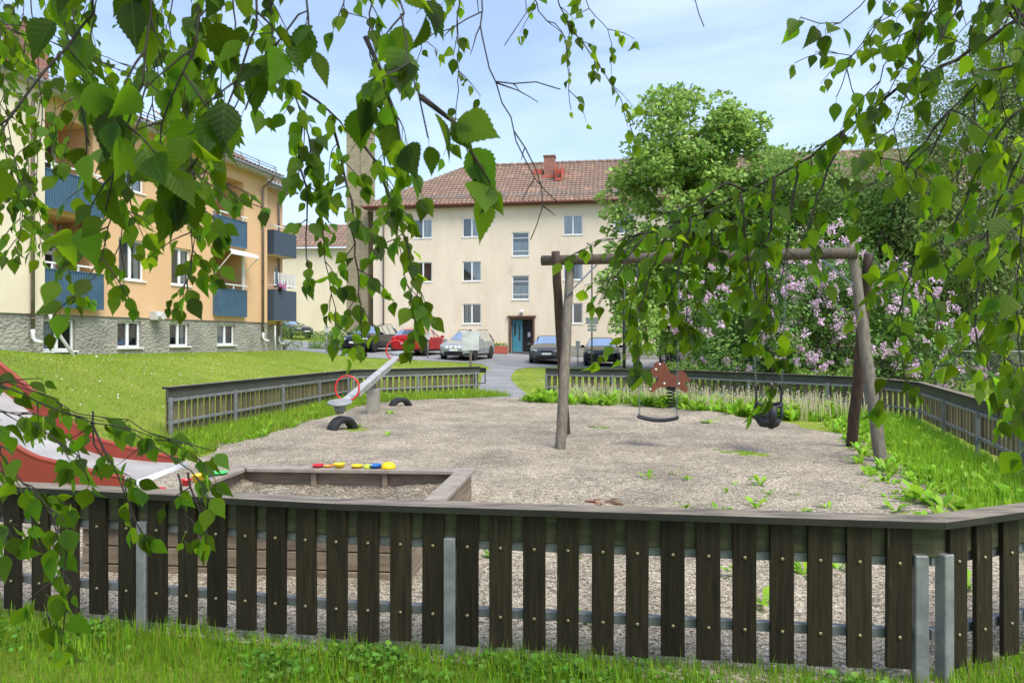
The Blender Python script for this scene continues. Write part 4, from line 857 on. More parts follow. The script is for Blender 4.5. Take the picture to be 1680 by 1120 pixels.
# things on the balconies (built in world space through the building frame)
LBm = Matrix.Translation(LB0) @ Matrix.Rotation(TH, 4, 'Z')
def lpt(u, y, z): return LBm @ Vector((u, y, z))
p = lpt(16.95, .1, 2.45); t = thing('potted_plant', 'green spider plant behind the rail of the middle lower balcony', 'plant', p); MB().lathe((0, 0, -.15), [(.09, 0), (.12, .2)], 12).build('pot', M['white'], t)
n_ = 60; a_ = RNG.uniform(0, 6.28, n_); AX = np.stack([np.cos(a_), np.sin(a_), RNG.uniform(.3, 1.6, n_)], 1); strap_v = [(0, -.05, 0), (0, .05, 0), (.5, .05, 0), (.5, -.05, 0), (.85, .03, -.12), (.85, -.03, -.12), (1.05, 0, -.35)]
scatter('leaves', np.zeros((n_, 3))+[0, 0, .02], AX, np.stack([-np.cos(a_), -np.sin(a_), np.ones(n_)], 1), RNG.uniform(.3, .5, n_), strap_v, [(0, 3, 2, 1), (3, 5, 4, 2), (5, 6, 4)], M['hedge'], t)
p = lpt(10.15, .45, 3.35); t = thing('hanging_basket', 'white hanging flower basket inside the near lower balcony', 'hanging basket', p)
MB().lathe((0, 0, -.12), [(.001, 0), (.1, .01), (.16, .1), (.17, .13)], 14).build('bowl', M['white'], t, smooth=True); b = MB()
for k in range(3): a = k*2.09; b.tube([(.16*math.cos(a), .16*math.sin(a), 0), (0, 0, .62)], .004, 4)
b.build('chains', M['steel'], t)
p = lpt(21.3, SB-.82, 2.78); t = thing('flower_box', 'flower pot with magenta petunias on the far lower balcony', 'flower pot', p); MB().lathe((0, 0, -.12), [(.07, 0), (.11, .18)], 12).build('pot', M['blacksteel'], t)
n_ = 70; scatter('flowers', RNG.normal(size=(n_, 3))*[.16, .1, .07]+[0, 0, .14], rnd_dirs(n_), rnd_dirs(n_), RNG.uniform(.06, .1, n_), [(0, 0, 0), (.5, .5, 0), (1, 0, 0), (.5, -.5, 0)], [(0, 1, 2, 3)], M['magenta'], t)
p = lpt(21.15, SB-.68, 3.15); t = thing('folded_parasol', 'folded blue-grey parasol leaning on the far lower balcony', 'parasol', p)
MB().lathe((0, 0, -.3), [(.02, 0), (.13, .05), (.08, .6), (.02, .95), (.001, 1.0)], 8).build('cloth', M['slate'], t); MB().tube([(0, 0, -.35), (0, 0, .8)], .015, 6).build('pole', M['steel'], t)

# ------------------------------------------------------------------ cars
def car(label, X, Y, rz, col, style='hatch', rear=False, metal=.4):
    z0 = hgt(X, Y)+.02; t = thing('parked_car', label, 'car', (X, Y, z0), rz+(math.pi if rear else 0), 'cars parked in front of the cream block')
    body = mat('car_paint', col, .28, metal=metal, coat=.6); tail = 1.0 if style == 'wagon' else 0
    S = [  # y, zb, w, belt, top, wt   (front at -y)
        (-2.18, .34, .52, .58, .62, .42), (-2.12, .25, .70, .66, .70, .56), (-1.98, .2, .82, .74, .79, .66), (-1.6, .19, .875, .84, .89, .70), (-1.15, .19, .885, .90, .97, .72), (-.92, .19, .89, .93, 1.0, .72),
        (-.30, .19, .89, .95, 1.38, .58), (0, .19, .89, .955, 1.44, .575), (.12, .19, .89, .955, 1.445, .575), (.75, .19, .89, .96, 1.46 if tail else 1.45, .57), (.86, .19, .89, .96, 1.46 if tail else 1.44, .57),
        (1.55, .19, .885, .97, 1.45 if tail else 1.36, .55), (1.66 if not tail else 1.72, .2, .88, .97, 1.44 if tail else 1.33, .545), (1.92 if not tail else 2.02, .22, .85, .97, 1.40 if tail else 1.02, .54 if tail else .62), (2.10 if not tail else 2.22, .26, .80, .93, 1.0, .62), (2.16 if not tail else 2.28, .36, .72, .80, .86, .55)]
    if not tail: S[13] = (2.0, .22, .85, .97, 1.06, .62)
    def ring(s):
        y, zb, w_, be, tp, wt = s
        half = [(.0, zb), (w_*.86, zb), (w_*.985, zb+.10), (w_, (zb+be)/2), (w_*.985, be-.05), (w_*.955, be), (wt+(.02), tp-.035), (wt*.86, tp), (wt*.45, tp+.012), (0, tp+.015)]
        pts = half+[(-x, z) for x, z in half[-2:0:-1]]
        return [(x, y, z) for x, z in pts]
    rings = [ring(s) for s in S]; k = len(rings[0]); V = [p for r in rings for p in r]; fb_, parts = [], {'side_window': [], 'windscreen': [], 'rear_window': []}
    for i in range(len(S)-1):
        for j in range(k):
            f = (i*k+j, i*k+(j+1) % k, (i+1)*k+(j+1) % k, (i+1)*k+j); seg = 'body'
            if j in (5, k-6) and i in (6, 8, 10) or (j in (5, k-6) and i == 12 and tail): seg = 'side_window'
            if i == 5 and j in (6, 7, 8, 9, 10, 11): seg = 'windscreen'
            if i == (13 if tail else 12) and j in (6, 7, 8, 9, 10, 11): seg = 'rear_window'
            (fb_ if seg == 'body' else parts[seg]).append(f)
    B = MB(); B.v = V; B.f = fb_+[tuple(range(k)), tuple((len(S)-1)*k+j for j in range(k-1, -1, -1))]; B.m = [0]*len(B.f)
    B.build('body', body, t, smooth=False)
    sw_ = parts.pop('side_window'); items = list(parts.items())
    for lo_, hi_ in ((0, 7), (7, 9), (9, 20)):
        for sg_ in (1, -1):
            q_ = [f for f in sw_ if V[f[0]][0]*sg_ > 0 and lo_ <= f[0]//k < hi_]
            if q_: items.append(('side_window', q_))
    for nm, fs in items:
        g = MB(); ui = sorted({i for f in fs for i in f}); rm_ = {a: b for b, a in enumerate(ui)}; g.v = [V[i] for i in ui]; g.f = [[rm_[i] for i in f] for f in fs]; g.m = [0]*len(fs); g.build(nm, M['carglass'], t)
    MB().b2(-.5, .5, -.6, 1.5, .5, 1.0).b2(-.5, -.1, .1, .25, .9, 1.25).b2(.1, .5, .1, .25, .9, 1.25).build('interior', M['dark'], t)
    for y in (-1.36, 1.30):
        for s in (-1, 1):
            Mx = Matrix.Rotation(R(90*s), 3, 'Y')
            w_ = MB().lathe((s*.72, y, .31), [(.19, .19), (.30, .195), (.315, .17), (.315, .02), (.29, 0)], 24, 0, Mx).build('wheel', M['rubber'], t)
            rm = MB().lathe((s*.72, y, .31), [(.001, .155), (.04, .17), (.2, .17), (.205, .185)], 20, 0, Mx)
            rm.build('rim', M['galv'], w_)
            MB().lathe((s*.70, y, .33), [(.36, .165), (.365, .19), (.33, .19)], 24, 0, Mx).build('wheel_arch', M['rubber'], t)
    for s in (-1, 1):
        MB().box((s*.60, -2.035, .66), (.30, .16, .13), s*R(24)).build('headlight', mat('headlight_glass', (.62, .65, .68), .15, metal=.3), t, bevel=.03, seg=2)
        MB().box((s*.66, 2.11 if not tail else 2.20, .86), (.24, .14, .2 if not tail else .3), -s*R(20)).build('tail_light', M['redplastic'], t, bevel=.03, seg=2)
        m_ = MB().box((s*1.0, -.72, .98), (.2, .12, .13)).box((s*.9, -.72, .95), (.1, .04, .04)); m_.build('wing_mirror', body, t, bevel=.03, seg=2)
        MB().b2(s*.3-.14, s*.3+.14, 0, .01, 0, .01)
    g = MB(); g.b2(-.32, .32, -2.21, -2.12, .57, .66); g.b2(-.5, .5, -2.2, -2.1, .27, .42); g.build('grille', M['blacksteel'], t, bevel=.015)
    if col[0] < .1 and style == 'sedan':
        for s in (-1, 1): MB().b2(s*.16-.13, s*.16+.13, -2.225, -2.2, .56, .68).build('grille_frame', M['steel'], t, bevel=.01)
    for y, s in ((-2.235, 1), (2.20 if not tail else 2.31, -1)):
        zz = .44 if s > 0 else .56; MB().b2(-.26, .26, min(y, y+.05*s), max(y, y+.05*s), zz, zz+.11).build('number_plate', M['white'], t); MB().b2(-.26*s, -.21*s, y-.004, y+.004, zz+.005, zz+.105).build('plate_strip', M['bluep'], t)
    MB().b2(-.83, .83, -2.14, -2.0, .24, .32).b2(-.8, .8, 2.02, 2.12, .24, .34).b2(-.89, .89, -.95, .9, .17, .24).build('lower_trim', M['blacksteel'], t)
    if style == 'wagon':
        for s in (-1, 1): MB().tube([(s*.54, -.1, 1.45), (s*.54, .1, 1.52), (s*.54, 1.5, 1.54), (s*.54, 1.75, 1.47)], .018, 6).build('roof_rail', M['blacksteel'], t)
    for s in (-1, 1):
        dl = MB()
        for yy in (-.78, .07, .92): dl.b2(s*.8915-.002, s*.8915+.002, yy-.008, yy+.008, .35, .93)
        dl.build('door_seam', M['blacksteel'], t)
        for yy in (-.15, .7): MB().b2(s*.9-.012, s*.9+.012, yy-.1, yy+.1, .82, .85).build('door_handle', body, t)
    return t
car('black estate car with roof rails parked at the left end beside the hedge', -8.05, 39.0, R(-14), (.015, .017, .02), 'wagon')
car('red hatchback parked with its rear and tail lights towards the lawn', -5.1, 38.3, R(-16), (.42, .015, .02), 'hatch', rear=True, metal=.1)
sv = car('silver estate car with round fog lamps on its bumper, facing the lawn', -2.35, 36.4, R(-16), (.36, .40, .42), 'wagon')
for x in (-.33, -.12, .12, .33): MB().lathe((x, -2.2, .62), [(.001, .06), (.085, .05), (.095, 0)], 14, 0, Matrix.Rotation(R(90), 3, 'X')).build('fog_lamp', M['white'], sv)
car('dark grey saloon with split grille parked right of the footpath', 2.0, 36.8, R(-7), (.10, .098, .10), 'sedan')
car('glossy black hatchback parked to the right of the steel sign pole', 4.75, 36.4, R(-5), (.012, .013, .018), 'hatch')
car('dark car almost hidden behind leaves at the right end of the parked row', 9.0, 36.6, R(-5), (.03, .03, .035), 'hatch')
c_ = car('dark car with a pale bonnet seen far left beyond the hedge', -16.6, 50.0, R(60), (.05, .05, .055), 'hatch')
# ------------------------------------------------------------------ trees and shrubs
LV = [(0, 0, 0), (.35, .46, .06), (.62, .27, .02), (1, 0, -.08), (.62, -.27, .02), (.35, -.46, .06)]; LF = [(0, 3, 2, 1), (0, 5, 4, 3)]
SV = [(0, 0, 0), (.45, .32, .04), (1, 0, -.05), (.45, -.32, .04)]; SF = [(0, 2, 1), (0, 3, 2)]
def crown_pts(ells, ncl, rad, per, flat=.65, shell=.62, seed=1):
    g = np.random.default_rng(seed); vol = np.array([e[3]*e[4]*e[5] for e in ells])**.75; vol /= vol.sum()
    idx = g.choice(len(ells), ncl, p=vol); C = []
    E = np.array(ells)
    for i in idx:
        for _ in range(30):
            d = g.normal(size=3); d /= np.linalg.norm(d); r = g.uniform(shell, 1.05) if g.random() < .85 else g.uniform(.2, shell)
            p = E[i, :3]+d*r*E[i, 3:]
            if all(np.sum(((p-e[:3])/e[3:])**2) > .32 for e in E) or g.random() < .1: break
        C.append((*p, *d))
    C = np.array(C); rr = rad*g.uniform(.55, 1.35, ncl); cnt = np.maximum(8, (per*(rr/rad)**2)).astype(int)
    P = []; O = []
    for c, r, k in zip(C, rr, cnt):
        q = g.normal(size=(k, 3)); q /= np.linalg.norm(q, axis=1, keepdims=True); q *= r*g.uniform(.35, 1.0, (k, 1))**.6; q[:, 2] *= flat
        P.append(c[:3]+q); O.append(np.repeat([c[3:]], k, 0)+q/r*.8)
    return C, np.concatenate(P), np.concatenate(O)
def tree(name, label, cat, loc, ells, ncl, rad, per, leaf, m, trunk=(.2, 3.0), bark='bark', seed=1, group=None, tmpl='L', flat=.65, droop=.5, limbs=26, shell=.62):
    t = thing(name, label, cat, loc, 0, group); C, P, O = crown_pts(ells, ncl, rad, per, flat, shell, seed); g = np.random.default_rng(seed+50); n = len(P)
    AX = O+g.normal(size=(n, 3))*.7; AX[:, 2] -= droop; NR = O*.6+g.normal(size=(n, 3))*.55+[0, 0, .8]
    tv, tf = (LV, LF) if tmpl == 'L' else (SV, SF)
    scatter('crown', P, AX, NR, leaf*g.uniform(.6, 1.3, n), tv, tf, M[m], t)
    r0, h = trunk; b = MB(); top = Vector((g.normal()*.15, g.normal()*.15, h)); b.tube([(0, 0, -.3), (g.normal()*.05, .02, h*.45), top], [r0*1.15, r0*.85, r0*.6], 10)
    cand = C[g.choice(len(C), min(limbs, len(C)), replace=False)]
    for c in cand:
        e = Vector(c[:3]); s = Vector((0, 0, 0)).lerp(top, g.uniform(.45, 1.0)); mid = s.lerp(e, .5)+Vector((g.normal()*.2, g.normal()*.2, (e-s).length*.12)); b.tube([s, mid, e], [r0*.38, r0*.2, r0*.06], 6)
    b.build('trunk', M[bark], t, smooth=True); return t
tree('maple_tree', 'tall full maple with light green crown standing in front of the cream block', 'tree', (8.2, 30, .0),
     [(-1.2, 0, 7.0, 2.9, 2.8, 3.2), (-.6, 0, 10.0, 2.0, 2.0, 2.7), (1.0, 0, 9.3, 1.8, 2, 2.4), (2.5, .2, 8.0, 1.9, 2.0, 2.2), (1.4, 0, 5.6, 3.0, 2.8, 2.6), (.2, 0, 3.4, 3.5, 3, 2.6), (-2.4, 0, 4.2, 1.6, 2, 1.8)], 470, .66, 115, .21, 'maple', (.28, 5), seed=4, limbs=50)
tree('leafy_tree', 'darker leafy tree standing to the right of the tall maple, behind the swing beam', 'tree', (12.4, 27.5, -.1), [(-.7, 0, 5.2, 2.9, 2.4, 4.1), (1.9, 0, 4.2, 3.3, 2.5, 3.6)], 320, .72, 110, .17, 'dkleaf', (.2, 3), seed=8)
tree('young_tree', 'small light green tree at the foot of the maple beside the lamp post', 'tree', (4.6, 25.5, 0), [(.2, 0, 2.0, .85, .8, 1.1)], 26, .42, 80, .13, 'maple', (.06, 1.6), seed=12, limbs=10)
tree('birch_tree', 'pale weeping birch with fine grey-green leaves far right beyond the wire fence', 'tree', (17.6, 24, -.1), [(0, 0, 6.6, 3.9, 3, 5.8), (1, 0, 10, 2.8, 2.4, 3)], 420, .75, 200, .125, 'palebirch', (.2, 8), 'birchbark', seed=21, tmpl='S', flat=1.7, droop=1.2, shell=.3)
tree('birch_tree', 'slender pale birch behind the lilac and left of the large weeping birch', 'tree', (16.6, 30, -.1), [(0, 0, 5.2, 3.0, 2.4, 4.6)], 300, .75, 180, .13, 'palebirch', (.16, 6), 'birchbark', seed=22, tmpl='S', flat=1.6, droop=1.2, shell=.3)
for i, (x, y, r, h, lab) in enumerate(((25, 40, 4.2, 10, 'broad dark tree beyond the wire fence behind the weeping birch'), (22, 31, 3.0, 6.5, 'dark tree at the right edge behind the birch leaves'), (34, 52, 5, 12, 'large far tree at the right edge above the ochre house'))):
    tree('leafy_tree', lab, 'tree', (x, y, 0), [(0, 0, h*.58, r, r, h*.42), (.3*r, 0, h*.4, r, r, h*.3)], 110, r*.28, 110, .2, 'dkleaf', (.25, h*.5), seed=30+i, group='trees beyond the wire fence')
# lilac
ll = thing('lilac_bush', 'large lilac bush covered in pink blossom behind the far right fence', 'bush', (8.5, 19.2, 0))
LE = [(0, 0, 1.8, 3.2, 1.8, 1.9), (-1.6, -.2, 1.4, 2.0, 1.6, 1.5), (1.8, -.3, 1.4, 1.9, 1.6, 1.5), (.5, 0, 2.7, 1.7, 1.5, 1.3), (2.5, -.6, .9, 1.3, 1.2, 1.1)]
C, P, O = crown_pts(LE, 330, .42, 95, .8, .7, 5); g = np.random.default_rng(5); n = len(P); AX = O+g.normal(size=(n, 3))*.7; AX[:, 2] -= .3
scatter('foliage', P, AX, O*.6+g.normal(size=(n, 3))*.5+[0, 0, .8], .115*g.uniform(.6, 1.3, n), SV, SF, M['lilacleaf'], ll)
b = MB()
for k in range(34):
    c = C[g.integers(len(C))]; s = Vector((g.normal()*.5, g.normal()*.3, -.1)); b.tube([s, s.lerp(Vector(c[:3]), .5)+Vector((0, 0, .2)), Vector(c[:3])], [.05, .035, .012], 6)
b.build('stem', M['bark'], ll, smooth=True)
# blossom panicles: three shared shapes, each panicle an object of its own
pm_ = []
for k in range(3):
    gg = np.random.default_rng(60+k); n = 110; h = gg.uniform(0, 1, n); a = gg.uniform(0, 6.28, n); r = .062*(1-h*.8)*gg.uniform(.7, 1.1, n)
    o_ = scatter('blossom', np.stack([np.cos(a)*r, np.sin(a)*r, h*.2], 1), gg.normal(size=(n, 3)), gg.normal(size=(n, 3)), gg.uniform(.024, .045, n), [(0, 0, 0), (.5, .5, 0), (1, 0, 0), (.5, -.5, 0)], [(0, 1, 2, 3)], M['lilac'], ll); pm_.append(o_)
cand = []
for i in range(900):
    c = C[g.integers(len(C))]
    if c[4] < .35 and c[2] > .25: cand.append(c)
bl = 0
for c in cand:
    if bl >= 100: break
    gx = c[0]
    q = Vector(c[:3])+Vector(c[3:]).normalized()*.42
    if q.z > 4.4: continue
    e = pm_[bl] if bl < 3 else pm_[bl % 3].copy()
    if bl >= 3: sc.collection.objects.link(e); e.parent = ll
    e.location = q; s = g.uniform(1.0, 1.7); e.scale = (s, s, s); d = Vector(c[3:])+Vector((g.normal()*.4, g.normal()*.4, .9)); e.rotation_euler = d.to_track_quat('Z', 'Y').to_euler(); bl += 1
qs = []
for c in cand[:280]:
    v = Vector(c[3:]).normalized(); q = Vector(c[:3])+v*.36+Vector((g.normal()*.28, g.normal()*.1, g.normal()*.22)); qs.append(q)
PP = np.concatenate([np.array(q)+np.stack([g.normal(size=46)*.05, g.normal(size=46)*.05, g.uniform(-.09, .12, 46)], 1) for q in qs]); n = len(PP)
o_ = scatter('small_blossoms', PP, g.normal(size=(n, 3)), g.normal(size=(n, 3)), g.uniform(.03, .065, n), [(0, 0, 0), (.5, .5, 0), (1, 0, 0), (.5, -.5, 0)], [(0, 1, 2, 3)], M['lilac'], ll); o_['kind'] = 'stuff'
def shrub(label, x, y, ells, ncl, rad, per, leaf, m, seed, cat='bush', name='shrub'):
    t = thing(name, label, cat, (x, y, hgt(x, y)))
    C, P, O = crown_pts(ells, ncl, rad, per, .8, .6, seed); g = np.random.default_rng(seed); n = len(P)
    scatter('foliage', P, O+g.normal(size=(n, 3))*.7, O*.6+g.normal(size=(n, 3))*.5+[0, 0, .8], leaf*g.uniform(.6, 1.3, n), SV, SF, M[m], t)
    b = MB()
    for k in range(10): c = C[g.integers(len(C))]; b.tube([(g.normal()*.08, g.normal()*.08, -.05), tuple(c[:3]*.6), tuple(c[:3])], [.02, .015, .006], 5)
    b.build('stem', M['bark'], t); return t
shrub('round light green bush at the far corner of the orange block', -11.9, 35.6, [(0, 0, .65, .95, .8, .7), (-.5, 0, .6, .8, .7, .6)], 50, .3, 80, .08, 'hedge', 41)
shrub('low flowering bush left of the black estate car', -10.0, 38.5, [(-.8, 0, .45, 1.1, .7, .55), (.6, 0, .5, 1.1, .7, .6)], 50, .3, 80, .09, 'lilacleaf', 42)
shrub('small rounded yellow-green shrub behind the far fence, left of the lilac', 4.7, 18.2, [(-.3, 0, .35, .6, .5, .4), (.3, 0, .3, .6, .5, .4)], 40, .2, 70, .06, 'hedge', 43)
shrub('low leafy bush at the foot of the lilac behind the bend of the far fence', 7.6, 16.6, [(0, 0, .3, 1.2, .6, .4)], 40, .22, 70, .08, 'hedge', 44)
shrub('trimmed dark hedge beyond the wire fence on the right', 21, 26, [(0, 0, .9, 6, 1, 1.1), (-5, 1, .8, 4, 1, 1)], 150, .5, 90, .12, 'dkleaf', 45, 'hedge', 'hedge')
# wire fence on the right
wf = thing('wire_fence', 'galvanised wire mesh fence with thin posts on the lawn right of the lilac', 'fence', (10.9, 17.6, 0)); W0, W1 = Vector((10.7, 17.9, 0)), Vector((20, 14.6, 0)); o = wf.location
for k in range(5):
    q = W0.lerp(W1, k/4); q.z = hgt(q.x, q.y); MB().tube([q, q+Vector((0, 0, 1.15))], .03, 8).build('post', M['galv'], wf, org=o)
MB().tube([W0+Vector((0, 0, 1.12)), W1+Vector((0, 0, 1.12))], .02, 6).build('top_rail', M['galv'], wf, org=o)
b = MB(); Ln = (W1-W0).length; dd = (W1-W0).normalized(); k = int((Ln+1.1)/.085)
for i in range(k):
    for s in (0, 1):
        a0 = i*.085-(1.1 if not s else 0); e0 = a0+1.1
        z0, z1 = (0, 1.1); 
        if s: a0, e0 = e0, a0
        lo, hi = (0, Ln)
        def cl(a, z, e, zz):
            if a < lo: tt = (lo-a)/(e-a); return lo, lerp(z, zz, tt)
            if a > hi: tt = (hi-a)/(e-a); return hi, lerp(z, zz, tt)
            return a, z
        if max(a0, e0) < lo or min(a0, e0) > hi: continue
        A_, zA = cl(a0, z0, e0, z1); E_, zE = cl(e0, z1, a0, z0); b.tube([W0+dd*A_+Vector((0, 0, zA)), W0+dd*E_+Vector((0, 0, zE))], .003, 3, caps=False)
b.build('wire_mesh', M['galv'], wf, org=o)
wl_ = thing('low_wall', 'low grey concrete wall beyond the wire fence', 'wall', (19, 29, 0), R(-14)); MB().b2(-8, 8, -.12, .12, -.2, .75).build('wall_body', M['plinth'], wl_); MB().b2(-8, 8, -.16, .16, .75, .82).build('coping', M['offwhite'], wl_)

# ------------------------------------------------------------------ grass and weeds
BV = [(0, -.5, 0), (0, .5, 0), (.5, .38, .06), (.5, -.38, .06), (1, 0, .3)]; BF = [(0, 1, 2, 3), (3, 2, 4)]
def blades(name, label, P, hmin, hmax, wd, m, lean=.45, seed=1, m2=None, mix=.3, broad=1.0):
    g = np.random.default_rng(seed); n = len(P); P = np.array(P); Z = np.array([hgt(x, y) for x, y in P]); a = g.uniform(0, 6.28, n); ln = g.uniform(.1, 1, n)*lean
    AX = np.stack([np.cos(a)*ln, np.sin(a)*ln, np.ones(n)], 1); NR = np.stack([-np.cos(a), -np.sin(a), ln], 1)+g.normal(size=(n, 3))*.1
    hh = g.uniform(hmin, hmax, n)
    S = np.stack([hh, wd*g.uniform(.7, 1.4, n), hh], 1)
    if m2: lm = (g.random(n) < mix).astype(int)
    o = scatter(name, np.column_stack([P, Z]), AX, NR, S, BV, BF, [M[m], M[m2]] if m2 else M[m], lm=lm if m2 else None)
    return tag(o, label, 'grass', kind='stuff')
FX, FY = [-3.6, -.78, 1.715, 4.3], [3.66, 3.085, 2.775, 3.75]
g = RNG
n = 62000; X = g.uniform(-4.2, 4.0, n); fy = np.interp(X, FX, FY); u = g.random(n)**1.3; Y = fy+.03-u*1.15
keep = g.random(n) < np.where(fy-Y < .1, .75, 1); blades('grass', 'mown green grass along the bottom of the photo in front of the near fence', np.stack([X, Y], 1)[keep], .025, .075, .0036, 'grass', lean=.9, seed=2, m2='grassl', mix=.35)
n = 9000; X = g.uniform(-4, 3.6, n); Y = np.interp(X, FX, FY)-g.uniform(-.06, .30, n)**1.0; c = np.sin(X*7)+np.sin(X*3.1+1)+np.sin(X*17+2)*.7; keep = c+g.normal(size=n)*.6 > -.3
blades('tall_grass', 'longer grass tufts growing at the foot of the near fence', np.stack([X, Y], 1)[keep], .05, .13, .0045, 'grass', lean=1.1, seed=3, m2='grassl', mix=.4)
# broad-leaved ground cover in front of the near fence
CV = [(.0, -.03, 0), (0, .03, 0), (.45, .08, .0), (.5, .36, .05), (.82, .33, .05), (1, 0, 0), (.82, -.33, .05), (.5, -.36, .05), (.45, -.08, 0)]; CF = [(0, 1, 2, 8), (8, 2, 3, 4, 5), (8, 5, 6, 7)]
n = 15000; X = g.uniform(-4, 3.6, n); Y = np.interp(X, FX, FY)-.02-np.abs(g.normal(size=n))*.17; c = np.sin(X*5.3)+np.sin(X*2.3+2)+np.sin(X*11+Y*9); keep = c+g.normal(size=n)*.8 > -.6; X, Y = X[keep], Y[keep]; n = len(X)
a = g.uniform(0, 6.28, n); AX = np.stack([np.cos(a), np.sin(a), g.uniform(.1, 1.1, n)], 1)
o = scatter('ground_cover', np.stack([X, Y, g.uniform(.005, .055, n)+.03*(c[keep] > .6)], 1), AX, np.stack([-np.cos(a)*.4+g.normal(size=n)*.2, -np.sin(a)*.4+g.normal(size=n)*.2, np.ones(n)], 1), g.uniform(.016, .042, n), CV, CF, M['clover']); tag(o, 'lush low clover and chickweed in front of the near fence', 'ground cover', kind='stuff')
# lawns: short blades
n = 95000; X = g.uniform(-14, -.9, n*2); Y = 5.2+(g.random(n*2)**1.5)*28; keep = (X < np.interp(Y, [5, 6.3, 8.5, 10, 12, 14.6, 15.9, 17.9, 18, 26, 33], [-4.0, -3.8, -3.7, -3.85, -4.1, -3.5, -1, -.9, -1.0, -1.2, -1.4])) & (X/Y > -.82); X, Y = X[keep][:n], Y[keep][:n]
keep = ~((Y > 6.34) & (Y < 7.4) & (X > -7.3)); X, Y = X[keep], Y[keep]
blades('lawn_grass', 'short mown grass on the left lawn and bank below the orange block', np.stack([X, Y], 1), .018, .05, .009, 'grassl', lean=1.4, seed=5, m2='grass', mix=.3)
n = 26000; X = g.uniform(.2, 16, n); Y = 17+(g.random(n)**1.3)*16; keep = X > np.interp(Y, [17, 20, 27, 31, 33], [.5, .2, .1, .3, 1.5]); blades('lawn_grass', 'short mown grass on the lawn right of the footpath', np.stack([X, Y], 1)[keep], .02, .05, .012, 'grass', lean=1.4, seed=6, m2='grassl', mix=.6)
# grass along fences and gravel edge
def along(pts, n, lo, hi, seed, clump=1.2, thr=-.4):
    gg = np.random.default_rng(seed); L_ = [math.dist(pts[i], pts[i+1]) for i in range(len(pts)-1)]; out = []
    for i in range(len(pts)-1):
        k = int(n*L_[i]/sum(L_)); t = gg.random(k); A, B = np.array(pts[i]), np.array(pts[i+1]); d = (B-A)/L_[i]; nn = np.array([-d[1], d[0]])
        s = t*L_[i]; wv = .5+.5*(np.sin(s*2.1+i)+np.sin(s*5.3+2*i)*.6)/1.6
        off = lo+(hi*(.55+.6*wv)-lo)*gg.random(k)**1.15
        p = A+np.outer(t, B-A)+np.outer(off, nn); keep = np.sin(s*clump*4)+gg.normal(size=k) > thr-1; out.append(p[keep])
    return np.concatenate(out)
P_ = np.concatenate([along([(-4.9, 8.2), (-4.62, 9.0), (-3.80, 15.95)], 16000, -1.0, -.02, 71), along([(-3.76, 15.95), (-.8, 17.85)], 6500, -1.5, -.02, 72)])
blades('tall_grass', 'bright long grass along the foot of the far left fence', P_, .05, .20, .010, 'grass', lean=1.1, seed=7, m2='grassl', mix=.5)
P_ = np.concatenate([along([(.84, 16.9), (3.95, 15.8), (6.65, 12.95)], 15000, -2.1, -.05, 73), along([(6.7, 12.9), (6.75, 11.4), (5.1, 6.9), (4.2, 3.9)], 15000, -1.0, -.03, 74)])
blades('tall_grass', 'bright green long grass and weeds inside the far right fence', P_, .05, .21, .013, 'grass', lean=1.2, seed=8, m2='weed', mix=.65)
# scattered sprouts in the gravel edge
X = g.uniform(-4, 4.6, 900); Y = g.uniform(3.2, 15.5, 900); cl = (np.sin(X*1.9+Y)+np.sin(Y*1.4-X*.8)+g.normal(size=900)*.6 > 1.25); P_ = np.repeat(np.stack([X, Y], 1)[cl], 14, 0); P_ = P_+g.normal(size=P_.shape)*.045
P_ = P_[(P_[:, 1] > np.interp(P_[:, 0], FX, FY)+.05) & ~((P_[:, 0] > -2.65) & (P_[:, 0] < -.25) & (P_[:, 1] > 3.85) & (P_[:, 1] < 5.95))]
blades('sprouts', 'sparse tiny green sprouts scattered through the gravel', P_, .02, .05, .008, 'weed', lean=1.2, seed=9)
# leaf litter and pebbles lying on the gravel
def on_gravel(n, seed):
    gg = np.random.default_rng(seed); Y = 2.9+12.5*gg.random(n)**1.7; X = gg.uniform(-4.5, 4.8, n); k = (Y > np.interp(X, FX, FY)+.04) & (X > np.interp(Y, GY, GL)+.1) & (X < np.interp(Y, GY, GR)-.1) & ~((X > -2.65) & (X < -.25) & (Y > 3.85) & (Y < 5.95)); return X[k], Y[k], gg
X, Y, gg = on_gravel(15000, 41); k = np.sin(X*2.3+Y*1.1)+np.sin(X*.9-Y*2.7)+gg.normal(size=len(X))*.7 > .2; X, Y = X[k], Y[k]; n = len(X); a = gg.uniform(0, 6.28, n)
o = scatter('leaf_litter', np.stack([X, Y, np.full(n, .045)-.02*(Y < 4)], 1), np.stack([np.cos(a), np.sin(a)*.6, gg.normal(size=n)*.15], 1), np.stack([gg.normal(size=n)*.3, gg.normal(size=n)*.3, np.ones(n)], 1), np.stack([gg.uniform(.012, .045, n), gg.uniform(.004, .014, n), gg.uniform(.004, .02, n)], 1), SV, SF, M['litter']); tag(o, 'dry brown leaf litter and bark bits lying on the gravel', 'leaf litter', kind='stuff')
X, Y, gg = on_gravel(26000, 42); k = Y < 8; X, Y = X[k], Y[k]; n = len(X)
OV0 = [(1, 0, 0), (-1, 0, 0), (0, 1, 0), (0, -1, 0), (0, 0, 1), (0, 0, -1)]; OF0 = [(0, 2, 4), (2, 1, 4), (1, 3, 4), (3, 0, 4), (2, 0, 5), (1, 2, 5), (3, 1, 5), (0, 3, 5)]
